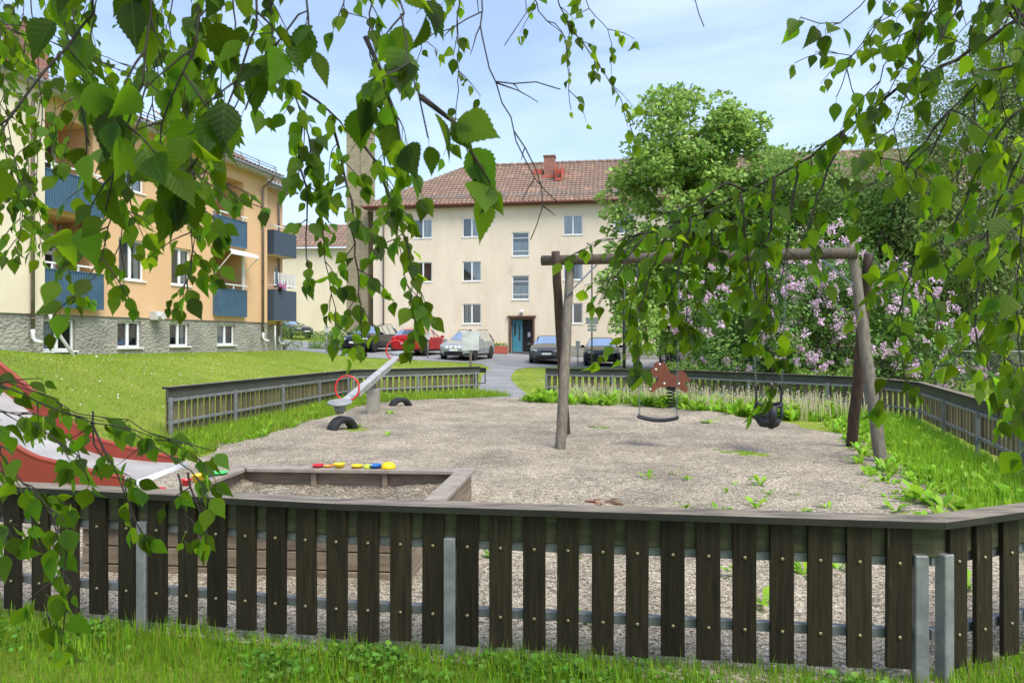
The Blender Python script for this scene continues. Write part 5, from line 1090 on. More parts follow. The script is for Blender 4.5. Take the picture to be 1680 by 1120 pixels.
o = scatter('pebbles', np.stack([X, Y, np.full(n, .034)-.016*(Y < 4)], 1), rnd_dirs(n)*[1, 1, .3], rnd_dirs(n)*.4+[0, 0, 1], np.stack([gg.uniform(.004, .011, n), gg.uniform(.004, .009, n), gg.uniform(.003, .007, n)], 1), OV0, OF0, M['pebble']); tag(o, 'loose pebbles lying on the nearer part of the gravel', 'pebbles', kind='stuff')
# daisies
n = 900; X = np.concatenate([g.uniform(-12, -1, n), g.uniform(.5, 9, n//2)]); Y = np.concatenate([g.uniform(7, 32, n), g.uniform(17.5, 32, n//2)]); keep = (X < -1.3) & (X/Y > -.8) & (X < np.interp(Y, [7, 9, 16, 18], [-4.2, -4.9, -4.0, -1.2])) | (X > .8)
X, Y = X[keep], Y[keep]; n = len(X); Z = np.array([hgt(x, y) for x, y in zip(X, Y)])+.07
o = scatter('daisies', np.stack([X, Y, Z], 1), np.stack([g.normal(size=n), g.normal(size=n), g.normal(size=n)*.2], 1), np.tile([[0, -.5, 1.]], (n, 1)), g.uniform(.012, .026, n), [(-.5, -.5, 0), (.5, -.5, 0), (.5, .5, 0), (-.5, .5, 0)], [(0, 1, 2, 3)], M['petal']); tag(o, 'tiny white daisies and clover heads scattered over the lawns', 'flowers', kind='stuff')
# dandelion stalks with seed heads in front of the far right fence
def stalks(n, pts, lo, hi, seed):
    gg = np.random.default_rng(seed); P = along(pts, n, lo, hi, seed, thr=-.6); n = len(P); H = gg.uniform(.22, .5, n); ax = np.column_stack([gg.normal(size=n)*.14, gg.normal(size=n)*.14, np.ones(n)]); return P, H, ax
P_, H, ax = stalks(1150, [(1.6, 16.45), (3.95, 15.6), (6.6, 12.85), (6.65, 11.6)], -1.9, -.1, 81); n = len(P_); Z = np.zeros(n)
S = np.stack([H, np.full(n, .0085), H*.15], 1); o = scatter('dandelion_stalks', np.column_stack([P_, Z]), ax, np.tile([[0., -1., .1]], (n, 1)), S, [(0, -.5, 0), (0, .5, 0), (.5, .5, .1), (.5, -.5, .1), (1, .5, 0), (1, -.5, 0)], [(0, 1, 2, 3), (3, 2, 4, 5)], M['straw']); tag(o, 'pale dried dandelion stalks in front of the far right fence', 'weeds', kind='stuff')
kk = np.random.default_rng(4).random(n) < .3; axn = ax/np.linalg.norm(ax, axis=1, keepdims=True); T = (np.column_stack([P_, Z])+axn*H[:, None])[kk]; n = len(T)
OV = [(1, 0, 0), (-1, 0, 0), (0, 1, 0), (0, -1, 0), (0, 0, 1), (0, 0, -1)]; OF = [(0, 2, 4), (2, 1, 4), (1, 3, 4), (3, 0, 4), (2, 0, 5), (1, 2, 5), (3, 1, 5), (0, 3, 5)]
o = scatter('dandelion_seed_heads', T, rnd_dirs(n), rnd_dirs(n), g.uniform(.012, .022, n), OV, OF, M['puff']); tag(o, 'round grey seed heads on the dandelion stalks by the far right fence', 'weeds', kind='stuff')
# rosettes of dandelion leaves along the fences
WV = [(0, -.03, 0), (0, .03, 0), (.3, .07, .02), (.3, -.07, .02), (.6, .14, 0), (.6, -.14, 0), (.85, .13, -.07), (.85, -.13, -.07), (1, 0, -.16)]; WF = [(3, 2, 1, 0), (5, 4, 2, 3), (7, 6, 4, 5), (8, 6, 7)]
def rosettes(label, pts, n, lo, hi, seed, s0=.10, s1=.24):
    gg = np.random.default_rng(seed); C_ = along(pts, n, lo, hi, seed, thr=-.2); P = np.repeat(C_, 11, 0); k = len(P); P = P+gg.normal(size=P.shape)*.02; a = gg.uniform(0, 6.28, k); Z = np.array([hgt(x, y) for x, y in P])+.015
    AX = np.stack([np.cos(a), np.sin(a), gg.uniform(.4, 2.4, k)], 1); NR = np.stack([-np.cos(a), -np.sin(a), np.full(k, .7)], 1)
    o = scatter('dandelion_leaves', np.column_stack([P, Z]), AX, NR, np.repeat(gg.uniform(s0, s1, len(C_)), 11)*gg.uniform(.6, 1.15, k), WV, WF, M['weed']); tag(o, label, 'weeds', kind='stuff')
rosettes('broad bright dandelion leaves under the dried stalks by the far right fence', [(.9, 16.6), (3.95, 15.4), (6.4, 12.7)], 420, -2.0, 0, 91, .14, .30)
rosettes('broad bright dandelion leaves along the right-hand side of the gravel', [(6.5, 12.7), (6.5, 11.3), (4.9, 6.9), (4.1, 4.2)], 420, -1.25, 0, 92, .06, .17)
rosettes('bright leafy weeds along the foot of the far left fence', [(-4.5, 9.0), (-3.7, 15.9), (-1, 17.4)], 130, -.95, 0, 93, .08, .18)
# single weeds
def weed(px, py, s, label, m='weed', n=9, up=.9, group=None, seed=0):
    Y = CH*F/(py-555.0); X = (px-840)/F*Y; z = hgt(X, Y)+.02; gg = np.random.default_rng(int(px*7+py)); a = gg.uniform(0, 6.28, n)
    t = thing('dandelion_plant', label, 'weed', (X, Y, z), 0, group)
    AX = np.stack([np.cos(a), np.sin(a), gg.uniform(.3, 1.6, n)*up], 1); NR = np.stack([-np.cos(a), -np.sin(a), np.ones(n)*.7], 1)
    tv = [(0, -.03, 0), (0, .03, 0), (.25, .07, .0), (.25, -.07, .0), (.4, .05, .0), (.4, -.05, 0), (.55, .14, 0), (.55, -.14, 0), (.75, .17, -.05), (.75, -.17, -.05), (.9, .09, -.11), (.9, -.09, -.11), (1, 0, -.17)]
    tf = [(3, 2, 1, 0), (5, 4, 2, 3), (7, 6, 4, 5), (9, 8, 6, 7), (11, 10, 8, 9), (12, 10, 11)]
    scatter('leaves', np.zeros((n, 3)), AX, NR, s*gg.uniform(.6, 1.15, n), tv, tf, M[m], t)
    return t
GRP = 'small dandelion plants scattered in the gravel'; SM = 'small green dandelion plant sprouting from the open gravel'
weed(1515, 838, .26, 'largest bright dandelion plant in the gravel, just behind the right end of the near fence', n=16)
weed(1662, 835, .26, 'large dandelion plant at the right edge of the photo inside the near fence', n=14)
weed(990, 838, .16, 'withered reddish-brown weed flat on the gravel behind the middle of the near fence', 'dryweed', 16, .25)
weed(1165, 700, .20, 'spreading weed patch on the gravel right of the flat swing seat', n=12, up=.5)
weed(984, 708, .18, 'low green weed on the gravel between the left swing legs and the flat seat', n=14, up=.2)
weed(1447, 778, .13, 'dandelion plant at the foot of the bleached right swing leg', n=8, up=1.5)
weed(640, 672+14, .14, 'green weed beside the half-buried tyre behind the seesaw post', n=9)
weed(590, 704, .14, 'flat green weed beside the nearer half-buried tyre', n=9, up=.3)
weed(1247, 806, .14, 'dandelion plant with long leaves in the gravel between the swings and the near fence', n=9)
for px, py, s, k in ((1065, 797, .13, 6), (1108, 790, .09, 5), (1125, 848, .11, 8), (1205, 852, .12, 8), (1240, 846, .14, 5), (1312, 853, .12, 7), (1465, 806, .12, 8), (1494, 800, .14, 8), (1532, 798, .15, 8), (1560, 800, .15, 7), (1588, 806, .12, 7), (1630, 834, .12, 7), (1470, 852, .14, 10), (1420, 812, .08, 5), (1435, 829, .07, 4), (1206, 806, .06, 5), (635, 722, .10, 8), (655, 775, .04, 5), (1360, 848, .1, 6), (1580, 838, .12, 8), (1480, 770, .14, 9), (1510, 775, .14, 8), (1300, 800, .04, 4), (880, 826, .06, 5), (910, 830, .05, 5), (1180, 855, .12, 7), (715, 722, .05, 5), (770, 700, .04, 4)):
    weed(px, py, s, SM, n=k, up=.8, group=GRP)
wr = random.Random(31)
for _ in range(22): weed(wr.uniform(1430, 1640), wr.uniform(768, 850), wr.uniform(.07, .16), SM, n=wr.randint(5, 11), up=wr.uniform(.5, 1.4), group=GRP)
for _ in range(8): weed(wr.uniform(1050, 1430), wr.uniform(780, 855), wr.uniform(.05, .11), SM, n=wr.randint(4, 8), up=wr.uniform(.4, 1.3), group=GRP)
for px, py, s, k in ((1375, 950, .14, 9), (1250, 1010, .12, 10), (1105, 960, .10, 7), (660, 1000, .10, 8), (1210, 960, .13, 8), (812, 935, .1, 8), (935, 930, .12, 8), (1320, 960, .14, 8), (960, 1040, .12, 8), (1590, 980, .16, 8)):
    weed(px, py, s, 'small green weed seen between the pickets of the near fence', n=k, group='weeds just behind the near fence')

# ------------------------------------------------------------------ overhanging birch
bt = thing('birch_tree', 'birch whose dark leafy twigs hang across the top and sides of the view', 'tree', (1.1, -1.9, 0)); BO = bt.location
p, r_ = wob((1.1, -1.9, -.2), (1.0, -1.6, 6.5), .17, .10, 16, .02, 9); MB().tube(p, r_, 16).build('trunk', M['birchbark'], bt, smooth=True, org=BO)
limbs = [[(1.05, -1.8, 2.2), (-.6, -.4, 3.1), (-1.5, .7, 3.1), (-2.3, 1.3, 2.5), (-2.5, 1.6, 1.9)], [(1.03, -1.75, 2.8), (.0, -.3, 3.2), (-.5, .8, 2.9), (-.8, 2.0, 3.2)], [(1.02, -1.7, 3.2), (.7, .2, 3.4), (.5, 1.6, 3.2), (.3, 2.6, 3.3)], [(1.08, -1.8, 2.4), (1.9, -.4, 3.0), (2.2, .9, 2.9), (2.2, 2.1, 2.9), (2.3, 2.6, 2.2)]]
LP = []
for l_ in limbs:
    MB().tube(l_, [.05, .036, .026, .018, .012][:len(l_)], 8).build('limb', M['birchbark'], bt, smooth=True, org=BO)
    for i in range(len(l_)-1):
        for k in range(6): LP.append(Vector(l_[i]).lerp(Vector(l_[i+1]), k/6))
# leaf template: petiole + serrated ovate blade folded on the midrib
hw = [(0.0, .02), (.05, .14), (.10, .21), (.125, .20), (.18, .29), (.205, .275), (.27, .345), (.295, .315), (.36, .355), (.385, .315), (.45, .335), (.475, .285), (.54, .29), (.565, .24), (.63, .23), (.655, .18), (.73, .16), (.755, .11), (.83, .085), (.90, .035), (1.0, 0)]
bv = [(-.28, -.011, .02), (-.28, .011, .02), (0, .011, 0), (0, -.011, 0)]; bf = [(0, 1, 2, 3)]
m0 = len(bv)
for x, yv in hw: bv.append((x, 0, -.10*x*x))
m1 = len(bv)
for x, yv in hw: bv.append((x, yv*.96, .22*yv-.10*x*x))
m2 = len(bv)
for x, yv in hw: bv.append((x, -yv*.96, .22*yv-.10*x*x))
for i in range(len(hw)-1): bf += [(m0+i, m0+i+1, m1+i+1, m1+i), (m0+i+1, m0+i, m2+i, m2+i+1)]
RS = random.Random(77)
LSV = np.array(bv)
def resample(pts, step):
    out = [pts[0]]
    n = len(pts)
    for i in range(n-1):
        p0, p1, p2, p3 = pts[max(i-1, 0)], pts[i], pts[i+1], pts[min(i+2, n-1)]; k = max(1, int((p2-p1).length/step))
        for j in range(1, k+1):
            t = j/k; out.append(.5*((2*p1)+(p2-p0)*t+(2*p0-5*p1+4*p2-p3)*t*t+(3*p1-p0-3*p2+p3)*t**3))
    return out
nleaf = 0
def branch(path, r0=.0032, side=.055, slen=.09, ls=.05, leafy=1.0, main_leaf=.6, down=.8, bare=False, link=True, jit=.004, catkin=0, lo=0.0):
    """path [(px,py,Y)]: a hanging twig with side twigs and leaves. side = spacing of side twigs, slen = their length"""
    global nleaf
    pts = [at(a, b_, Y) for a, b_, Y in path]
    start = 0
    if link:
        q = min(LP, key=lambda v: (v-pts[0]).length); pts = [q, q.lerp(pts[0], .55)+Vector((0, 0, .04))]+pts; start = (pts[1]-q).length
    W = resample(pts, .03); W = [w_+Vector((RS.uniform(-jit, jit), RS.uniform(-jit, jit), RS.uniform(-jit, jit))) for w_ in W]
    n = len(W); rad = [lerp(r0*1.25, .0011, (i/(n-1))**.8) for i in range(n)]
    tw = MB(); tw.tube(W, rad, 6); P, AX, NR, S = [], [], [], []
    def leaf(p, dirv):
        a = Vector(dirv)*.5+Vector((RS.gauss(0, .45), RS.gauss(0, .45), -.75+RS.gauss(0, .35))); a.normalize()
        nr = Vector((RS.gauss(0, .75), -1+RS.gauss(0, .55), RS.gauss(0.35, .5))); s = ls*RS.uniform(.55, 1.2)
        P.append(p+a*(s*.28)); AX.append(a); NR.append(nr); S.append((s, s*RS.uniform(.85, 1.15), s*RS.uniform(.2, 3.0)))
    dist = 0; nxt = start+lo+RS.uniform(0, side); side_s = 1; total = sum((W[i+1]-W[i]).length for i in range(n-1)); nl = start+lo
    for i in range(1, n):
        d = (W[i]-W[i-1]); dist += d.length; dn = d.normalized()
        if not bare and dist > nl and RS.random() < main_leaf: leaf(W[i], dn); nl = dist+.022
        if dist > nxt and dist < total-.01:
            nxt = dist+side*RS.uniform(.6, 1.5); side_s = -side_s; Lh = slen*RS.uniform(.45, 1.45)
            lat = Vector((RS.gauss(0, .5)+side_s*.6, RS.gauss(0, .45), RS.gauss(0, .25))); v = (dn*.8+lat).normalized(); q = W[i].copy(); seg = [q.copy()]; k = max(3, int(Lh/.022)); kk = 0
            for j in range(k):
                v = (v+Vector((RS.gauss(0, .12), RS.gauss(0, .12), -down*.16+RS.gauss(0, .08)))).normalized(); q = q+v*(Lh/k); seg.append(q.copy())
                if not bare and RS.random() < leafy: leaf(q, v)
            tw.tube(seg, [lerp(.0017, .0007, j/k) for j in range(k+1)], 4)
            if not bare and RS.random() < .7: leaf(q, v)
            if catkin and RS.random() < catkin:
                tw.tube([q, q+Vector((0, 0, -.012)), q+Vector((.002, 0, -.035)), q+Vector((.003, 0, -.045))], [.001, .0035, .0032, .001], 6, 1)
    if not bare: leaf(W[-1], (W[-1]-W[-2]).normalized())
    br = tw.build('branch', [M['twig'], M['weed']], bt, smooth=True, org=BO)
    if P: scatter('leaves', P, AX, NR, S, LSV, bf, M['leaf'], br, org=BO, uv=True); nleaf += len(P)
BR = [
 # big near leaves, upper left
 ([(150, -60, .8), (140, 30, .82), (75, 120, .80), (20, 190, .78), (-60, 230, .78)], dict(r0=.004, side=.10, slen=.05, ls=.056, leafy=.45, main_leaf=.12)),
 ([(250, -60, .86), (245, 40, .86), (232, 130, .85), (205, 200, .85), (190, 290, .86), (180, 350, .86)], dict(side=.05, slen=.07, ls=.056, leafy=.6, main_leaf=.45)),
 ([(330, -60, .9), (330, 30, .9), (300, 120, .88), (265, 200, .9), (262, 280, .9)], dict(side=.05, slen=.07, ls=.054, leafy=.55, main_leaf=.4)),
 ([(415, -60, .88), (412, 60, .88), (388, 130, .88), (350, 200, .88), (318, 260, .88), (300, 310, .9)], dict(side=.05, slen=.07, ls=.056, leafy=.55, main_leaf=.4)),
 ([(500, -60, .9), (490, 20, .9), (455, 70, .9), (420, 120, .9), (400, 180, .9)], dict(side=.055, slen=.07, ls=.056, leafy=.5, main_leaf=.4)),
 ([(100, -50, .95), (110, 60, .95), (130, 160, .95), (150, 240, .95)], dict(side=.06, slen=.08, ls=.055, leafy=.5, main_leaf=.35)),
 # layer behind it, upper left
 ([(330, -40, 1.5), (320, 80, 1.5), (310, 200, 1.5), (318, 330, 1.5), (312, 430, 1.5), (300, 500, 1.5)], dict(side=.05, slen=.10, ls=.05, leafy=.7, main_leaf=.5, lo=.1)),
 ([(230, -40, 1.35), (240, 100, 1.35), (225, 220, 1.35), (190, 320, 1.35), (165, 420, 1.35), (120, 500, 1.35)], dict(side=.045, slen=.10, ls=.05, leafy=.7, main_leaf=.5, lo=.1)),
 ([(60, -40, 2.2), (60, 80, 2.2), (68, 180, 2.2), (60, 300, 2.2), (70, 420, 2.2)], dict(side=.07, slen=.14, ls=.048, leafy=.7, main_leaf=.5)),
 ([(-30, 0, 2.1), (0, 120, 2.1), (20, 240, 2.1), (35, 330, 2.1), (30, 400, 2.1)], dict(side=.07, slen=.14, ls=.048, leafy=.7, main_leaf=.5)),
 ([(-40, 20, 1.7), (60, 60, 1.8), (160, 100, 1.9), (250, 130, 2.0)], dict(side=.08, slen=.14, ls=.046, leafy=.6, main_leaf=.4)),
 ([(170, -40, 1.9), (150, 50, 1.9), (140, 140, 1.9), (110, 230, 1.9)], dict(side=.08, slen=.14, ls=.048, leafy=.6, main_leaf=.4)),
 ([(290, -40, 2.3), (280, 60, 2.3), (330, 130, 2.3), (360, 210, 2.3), (370, 280, 2.3)], dict(side=.09, slen=.13, ls=.048, leafy=.6, main_leaf=.4)),
 ([(380, -40, 1.6), (385, 60, 1.6), (390, 160, 1.6), (360, 240, 1.6), (330, 300, 1.6), (340, 370, 1.6)], dict(side=.07, slen=.09, ls=.05, leafy=.6, main_leaf=.4)),
 ([(360, 290, 1.55), (395, 330, 1.55), (430, 340, 1.55)], dict(side=.06, slen=.05, ls=.045, leafy=.6, main_leaf=.3, link=False, r0=.0015)),
 # centre left strands
 ([(440, -40, 1.45), (450, 90, 1.45), (480, 150, 1.45), (505, 220, 1.5), (520, 300, 1.55), (530, 400, 1.6), (545, 480, 1.6), (550, 550, 1.6)], dict(side=.034, slen=.075, ls=.046, leafy=.9, main_leaf=.6, lo=.12)),
 ([(480, 140, 1.5), (540, 180, 1.6), (570, 215, 1.65), (610, 230, 1.7)], dict(side=.07, slen=.06, ls=.045, leafy=.5, main_leaf=.35, link=False)),
 ([(545, 190, 1.62), (560, 260, 1.7), (575, 330, 1.7), (580, 400, 1.7), (590, 480, 1.7), (595, 570, 1.7)], dict(side=.036, slen=.085, ls=.047, leafy=.85, main_leaf=.6, link=False, catkin=.1)),
 ([(600, -40, 1.9), (605, 70, 1.9), (625, 160, 1.9), (632, 250, 1.9), (640, 330, 1.9), (660, 430, 1.9), (685, 530, 1.85)], dict(side=.045, slen=.09, ls=.05, leafy=.8, main_leaf=.5, lo=.40)),
 ([(600, 240, 1.7), (625, 290, 1.7), (650, 340, 1.7), (668, 400, 1.7), (678, 450, 1.7), (690, 510, 1.7)], dict(side=.035, slen=.06, ls=.05, leafy=.7, main_leaf=.5, link=False)),
 ([(500, 180, 1.5), (490, 250, 1.55), (505, 330, 1.55), (500, 390, 1.55), (505, 450, 1.55)], dict(side=.04, slen=.05, ls=.045, leafy=.75, main_leaf=.6, link=False)),
 # big near leaves, centre
 ([(640, -60, .9), (655, 30, .88), (672, 100, .86), (690, 160, .85), (705, 230, .85)], dict(side=.04, slen=.055, ls=.054, leafy=.6, main_leaf=.55, lo=.06)),
 ([(690, 160, .85), (740, 200, .85), (775, 260, .86), (805, 300, .86)], dict(side=.035, slen=.05, ls=.054, leafy=.75, main_leaf=.8, link=False)),
 ([(600, 60, .95), (625, 120, .95), (650, 190, .95), (665, 260, .95), (690, 320, .95)], dict(side=.045, slen=.045, ls=.05, leafy=.6, main_leaf=.55, link=False)),
 ([(560, -60, 1.6), (565, 20, 1.6), (600, 30, 1.6), (620, 90, 1.6)], dict(side=.08, slen=.07, ls=.042, leafy=.5, main_leaf=.3)),
 ([(720, -60, 1.8), (700, 20, 1.8), (690, 80, 1.8), (680, 130, 1.8)], dict(side=.07, slen=.08, ls=.042, leafy=.55, main_leaf=.4)),
 ([(740, -60, 1.9), (750, 60, 1.9), (752, 150, 1.9), (745, 230, 1.9)], dict(side=.08, slen=.08, ls=.04, leafy=.5, main_leaf=.35)),
 # bare twigs
 ([(775, -60, 1.3), (788, 60, 1.3), (800, 110, 1.3), (838, 190, 1.3), (850, 230, 1.32), (875, 290, 1.34), (912, 330, 1.36)], dict(side=.11, slen=.07, bare=True, r0=.003)),
 ([(845, 215, 1.32), (880, 280, 1.32), (892, 335, 1.32), (870, 395, 1.3)], dict(side=.09, slen=.03, bare=True, link=False, r0=.0012)),
 ([(812, 135, 1.3), (840, 135, 1.3), (880, 132, 1.3), (920, 150, 1.3)], dict(side=.06, slen=.02, bare=True, link=False, r0=.0011)),
 ([(870, -60, 1.8), (862, 20, 1.8), (845, 50, 1.8), (828, 75, 1.8)], dict(side=.08, slen=.02, bare=True, r0=.0015)),
 ([(1145, -60, 1.6), (1143, 0, 1.6), (1146, 20, 1.6), (1154, 44, 1.6)], dict(side=.06, slen=.012, bare=True, r0=.0016)),
 ([(790, 20, 1.5), (740, 45, 1.5), (690, 65, 1.5)], dict(side=.09, slen=.02, bare=True, link=False, r0=.0012)),
 # sprays top centre
 ([(905, -60, 2.3), (920, 10, 2.3), (955, 70, 2.3), (985, 110, 2.3), (1010, 150, 2.3), (1030, 190, 2.3), (1038, 225, 2.3)], dict(side=.07, slen=.10, ls=.045, leafy=.55, main_leaf=.35)),
 ([(875, -60, 2.2), (885, 20, 2.2), (920, 50, 2.2), (932, 110, 2.2), (935, 180, 2.2)], dict(side=.09, slen=.09, ls=.04, leafy=.4, main_leaf=.3)),
 ([(950, -60, 2.4), (960, 0, 2.4), (995, 50, 2.4), (1005, 90, 2.4)], dict(side=.08, slen=.09, ls=.042, leafy=.5, main_leaf=.35)),
 # right: big sloping branch and its hanging strands
 ([(1760, -30, 1.5), (1640, 50, 1.55), (1545, 110, 1.6), (1470, 150, 1.65), (1420, 190, 1.7), (1370, 225, 1.7), (1310, 270, 1.75), (1240, 305, 1.8), (1165, 345, 1.85), (1100, 372, 1.9), (1040, 388, 1.95), (985, 396, 2.0), (925, 425, 2.0)], dict(side=.055, slen=.10, ls=.05, leafy=.6, main_leaf=.35, r0=.009)),
 ([(1225, 315, 1.8), (1190, 300, 1.8), (1140, 335, 1.8), (1080, 350, 1.8)], dict(side=.07, slen=.06, ls=.045, leafy=.4, main_leaf=.3, link=False)),
 ([(1060, 385, 1.9), (1030, 420, 1.9), (1000, 470, 1.9), (985, 500, 1.9)], dict(side=.05, slen=.07, ls=.05, leafy=.55, main_leaf=.4, link=False)),
 ([(1095, 375, 1.9), (1075, 430, 1.9), (1050, 500, 1.9), (1045, 560, 1.9), (1050, 600, 1.9)], dict(side=.045, slen=.08, ls=.052, leafy=.65, main_leaf=.5, link=False)),
 ([(1135, 360, 1.85), (1120, 420, 1.85), (1105, 480, 1.85), (1120, 530, 1.85)], dict(side=.045, slen=.08, ls=.052, leafy=.65, main_leaf=.5, link=False)),
 ([(1170, 345, 1.85), (1165, 420, 1.85), (1150, 490, 1.85), (1135, 540, 1.85)], dict(side=.05, slen=.08, ls=.052, leafy=.6, main_leaf=.5, link=False)),
 ([(1215, 320, 1.8), (1225, 400, 1.8), (1230, 470, 1.8)], dict(side=.05, slen=.09, ls=.05, leafy=.6, main_leaf=.5, link=False)),
 ([(1270, 290, 1.75), (1265, 370, 1.75), (1255, 450, 1.75), (1262, 530, 1.75), (1268, 600, 1.75), (1265, 645, 1.75)], dict(side=.045, slen=.07, ls=.05, leafy=.65, main_leaf=.5, link=False)),
 ([(1310, 270, 1.75), (1300, 340, 1.75), (1290, 410, 1.75), (1280, 470, 1.75)], dict(side=.05, slen=.09, ls=.05, leafy=.6, main_leaf=.5, link=False)),
 ([(1385, 215, 1.7), (1350, 300, 1.7), (1330, 360, 1.7), (1325, 400, 1.7)], dict(side=.05, slen=.09, ls=.05, leafy=.55, main_leaf=.4, link=False)),
 # upper right
 ([(1420, -60, 1.5), (1410, 10, 1.5), (1380, 40, 1.5), (1345, 40, 1.5), (1315, 30, 1.5)], dict(side=.05, slen=.06, ls=.052, leafy=.55, main_leaf=.4)),
 ([(1460, -50, 1.9), (1440, 40, 1.9), (1400, 90, 1.9), (1350, 85, 1.9), (1305, 105, 1.9)], dict(side=.06, slen=.09, ls=.042, leafy=.45, main_leaf=.35)),
 ([(1560, -50, 1.6), (1530, 20, 1.6), (1480, 60, 1.6), (1450, 110, 1.6), (1430, 170, 1.6)], dict(side=.045, slen=.10, ls=.05, leafy=.6, main_leaf=.4, r0=.005)),
 ([(1520, -50, 1.7), (1490, 10, 1.7), (1440, 40, 1.7), (1390, 110, 1.7), (1375, 160, 1.7)], dict(side=.045, slen=.10, ls=.05, leafy=.6, main_leaf=.4)),
 ([(1690, 60, 1.5), (1620, 120, 1.5), (1560, 180, 1.5), (1520, 260, 1.55), (1470, 330, 1.6), (1440, 400, 1.65), (1425, 440, 1.65)], dict(side=.05, slen=.11, ls=.05, leafy=.6, main_leaf=.4, r0=.005)),
 ([(1700, 100, 1.45), (1650, 200, 1.45), (1600, 290, 1.5), (1560, 380, 1.5), (1500, 430, 1.55), (1475, 520, 1.6), (1480, 590, 1.6), (1490, 640, 1.6)], dict(side=.045, slen=.09, ls=.05, leafy=.65, main_leaf=.45, r0=.005)),
 ([(1720, 120, 1.4), (1680, 240, 1.4), (1640, 330, 1.4), (1610, 430, 1.4), (1600, 540, 1.4), (1625, 620, 1.4), (1640, 680, 1.4)], dict(side=.045, slen=.09, ls=.05, leafy=.65, main_leaf=.45, r0=.005)),
 ([(1740, 200, 1.3), (1690, 330, 1.3), (1670, 450, 1.3), (1670, 560, 1.3), (1680, 660, 1.3), (1684, 730, 1.3)], dict(side=.05, slen=.08, ls=.052, leafy=.65, main_leaf=.45)),
 ([(1600, -50, 1.8), (1590, 60, 1.8), (1600, 160, 1.8), (1580, 260, 1.8), (1545, 350, 1.8), (1520, 440, 1.8), (1540, 520, 1.8), (1560, 590, 1.8)], dict(side=.05, slen=.10, ls=.05, leafy=.65, main_leaf=.45)),
 ([(1650, -50, 1.6), (1645, 50, 1.6), (1640, 140, 1.6), (1655, 240, 1.6), (1640, 320, 1.6)], dict(side=.05, slen=.10, ls=.052, leafy=.65, main_leaf=.45)),
 ([(1560, 180, 1.7), (1500, 250, 1.75), (1440, 300, 1.8), (1380, 330, 1.8), (1345, 350, 1.8)], dict(side=.06, slen=.09, ls=.048, leafy=.5, main_leaf=.35, link=False)),
 ([(1560, -50, 1.5), (1545, 60, 1.5), (1500, 130, 1.5), (1470, 210, 1.5), (1480, 280, 1.5)], dict(side=.045, slen=.09, ls=.052, leafy=.6, main_leaf=.45)),
 ([(1640, 380, 2.0), (1570, 400, 2.0), (1500, 450, 2.0), (1440, 480, 2.0)], dict(side=.06, slen=.14, ls=.048, leafy=.6, main_leaf=.4, link=False)),
 ([(1700, 300, 2.1), (1640, 400, 2.1), (1620, 500, 2.1), (1580, 560, 2.1)], dict(side=.05, slen=.16, ls=.048, leafy=.7, main_leaf=.4, link=False)),
 ([(1720, 420, 1.7), (1660, 480, 1.7), (1645, 560, 1.7), (1655, 630, 1.7)], dict(side=.045, slen=.10, ls=.05, leafy=.65, main_leaf=.45, link=False)),
 # lower left
 ([(-90, 600, 1.35), (0, 632, 1.36), (60, 662, 1.38), (100, 672, 1.4), (160, 692, 1.42), (195, 697, 1.42), (240, 722, 1.42), (275, 745, 1.42), (310, 775, 1.42), (340, 805, 1.42)], dict(side=.04, slen=.065, ls=.046, leafy=.5, main_leaf=.4, r0=.0045, catkin=.4)),
 ([(255, 722, 1.42), (310, 730, 1.42), (345, 740, 1.42)], dict(side=.05, slen=.04, ls=.042, leafy=.5, main_leaf=.3, link=False, r0=.0012)),
 ([(150, 692, 1.42), (165, 735, 1.42), (195, 780, 1.42), (210, 830, 1.42), (235, 880, 1.42)], dict(side=.05, slen=.05, ls=.045, leafy=.55, main_leaf=.4, link=False, r0=.002, catkin=.4)),
 ([(310, 775, 1.42), (320, 830, 1.42), (335, 870, 1.42), (340, 895, 1.42)], dict(side=.04, slen=.05, ls=.042, leafy=.5, main_leaf=.4, link=False, r0=.002, catkin=.5)),
 ([(-90, 650, 1.3), (0, 672, 1.3), (50, 688, 1.3), (90, 720, 1.3), (125, 750, 1.3), (150, 790, 1.3)], dict(side=.05, slen=.05, ls=.048, leafy=.5, main_leaf=.4, r0=.003, catkin=.3)),
 ([(-60, 690, 1.2), (0, 740, 1.2), (35, 790, 1.2), (80, 830, 1.2), (100, 870, 1.2), (108, 930, 1.2), (104, 1000, 1.2), (100, 1060, 1.2)], dict(side=.042, slen=.045, ls=.046, leafy=.5, main_leaf=.45, r0=.0035, catkin=.5)),
 ([(-60, 790, 1.25), (0, 820, 1.25), (15, 870, 1.25), (10, 900, 1.25)], dict(side=.045, slen=.05, ls=.048, leafy=.6, main_leaf=.4, r0=.002)),
]
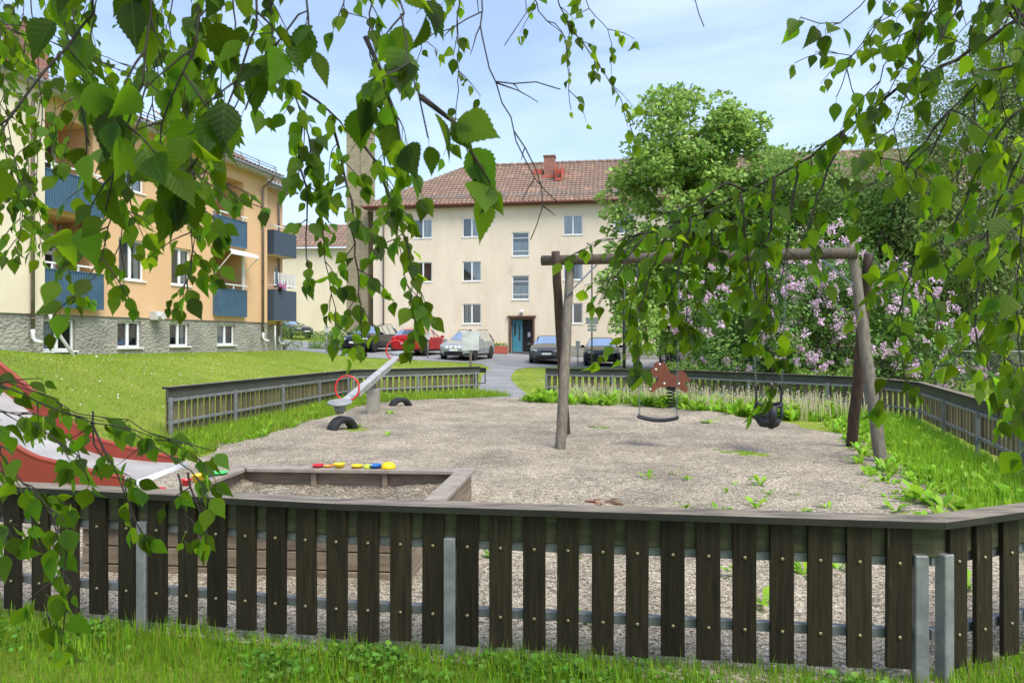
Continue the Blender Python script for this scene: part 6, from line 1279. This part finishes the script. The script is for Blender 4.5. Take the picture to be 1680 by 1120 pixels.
for pth, kw in BR:
    mx_, my_ = sum(p[0] for p in pth)/len(pth), sum(p[1] for p in pth)/len(pth)
    kw = dict(kw)
    if not kw.get('bare'): kw['leafy'] = min(1, kw.get('leafy', 1)*1.3); kw['main_leaf'] = min(1, kw.get('main_leaf', .6)*1.3); kw['ls'] = kw['ls']*(1.03 if pth[0][2] < 1.1 else .96); kw['side'] = kw['side']*.85
    if mx_ > 1290: kw['main_leaf'] *= .75; kw['side'] *= 1.2
    branch(pth, **kw)
    if kw.get('bare') or pth[0][2] < 1.0: continue
    if kw.get('link') is False and 1000 < mx_ < 1290 and 380 < my_ < 560:
        k2 = dict(kw); k2['r0'] = .0016; dx = RS.uniform(-22, 22); branch([(a+dx+RS.uniform(-8, 8), b_+RS.uniform(-20, 5), Y+.06) for a, b_, Y in pth], **k2)
    if (mx_ < 420 and my_ < 480) or (mx_ > 1500 and my_ < 200) or (my_ > 600 and mx_ < 400 and len(pth) > 3):
        k2 = dict(kw); k2['r0'] = .002; k2['side'] *= 1.15; dx, dz = RS.uniform(-34, 34), RS.uniform(.08, .3)
        branch([(a+dx+RS.uniform(-12, 12), b_+RS.uniform(-25, 5), Y+dz) for a, b_, Y in pth], **k2)
print('foreground leaves', nleaf)
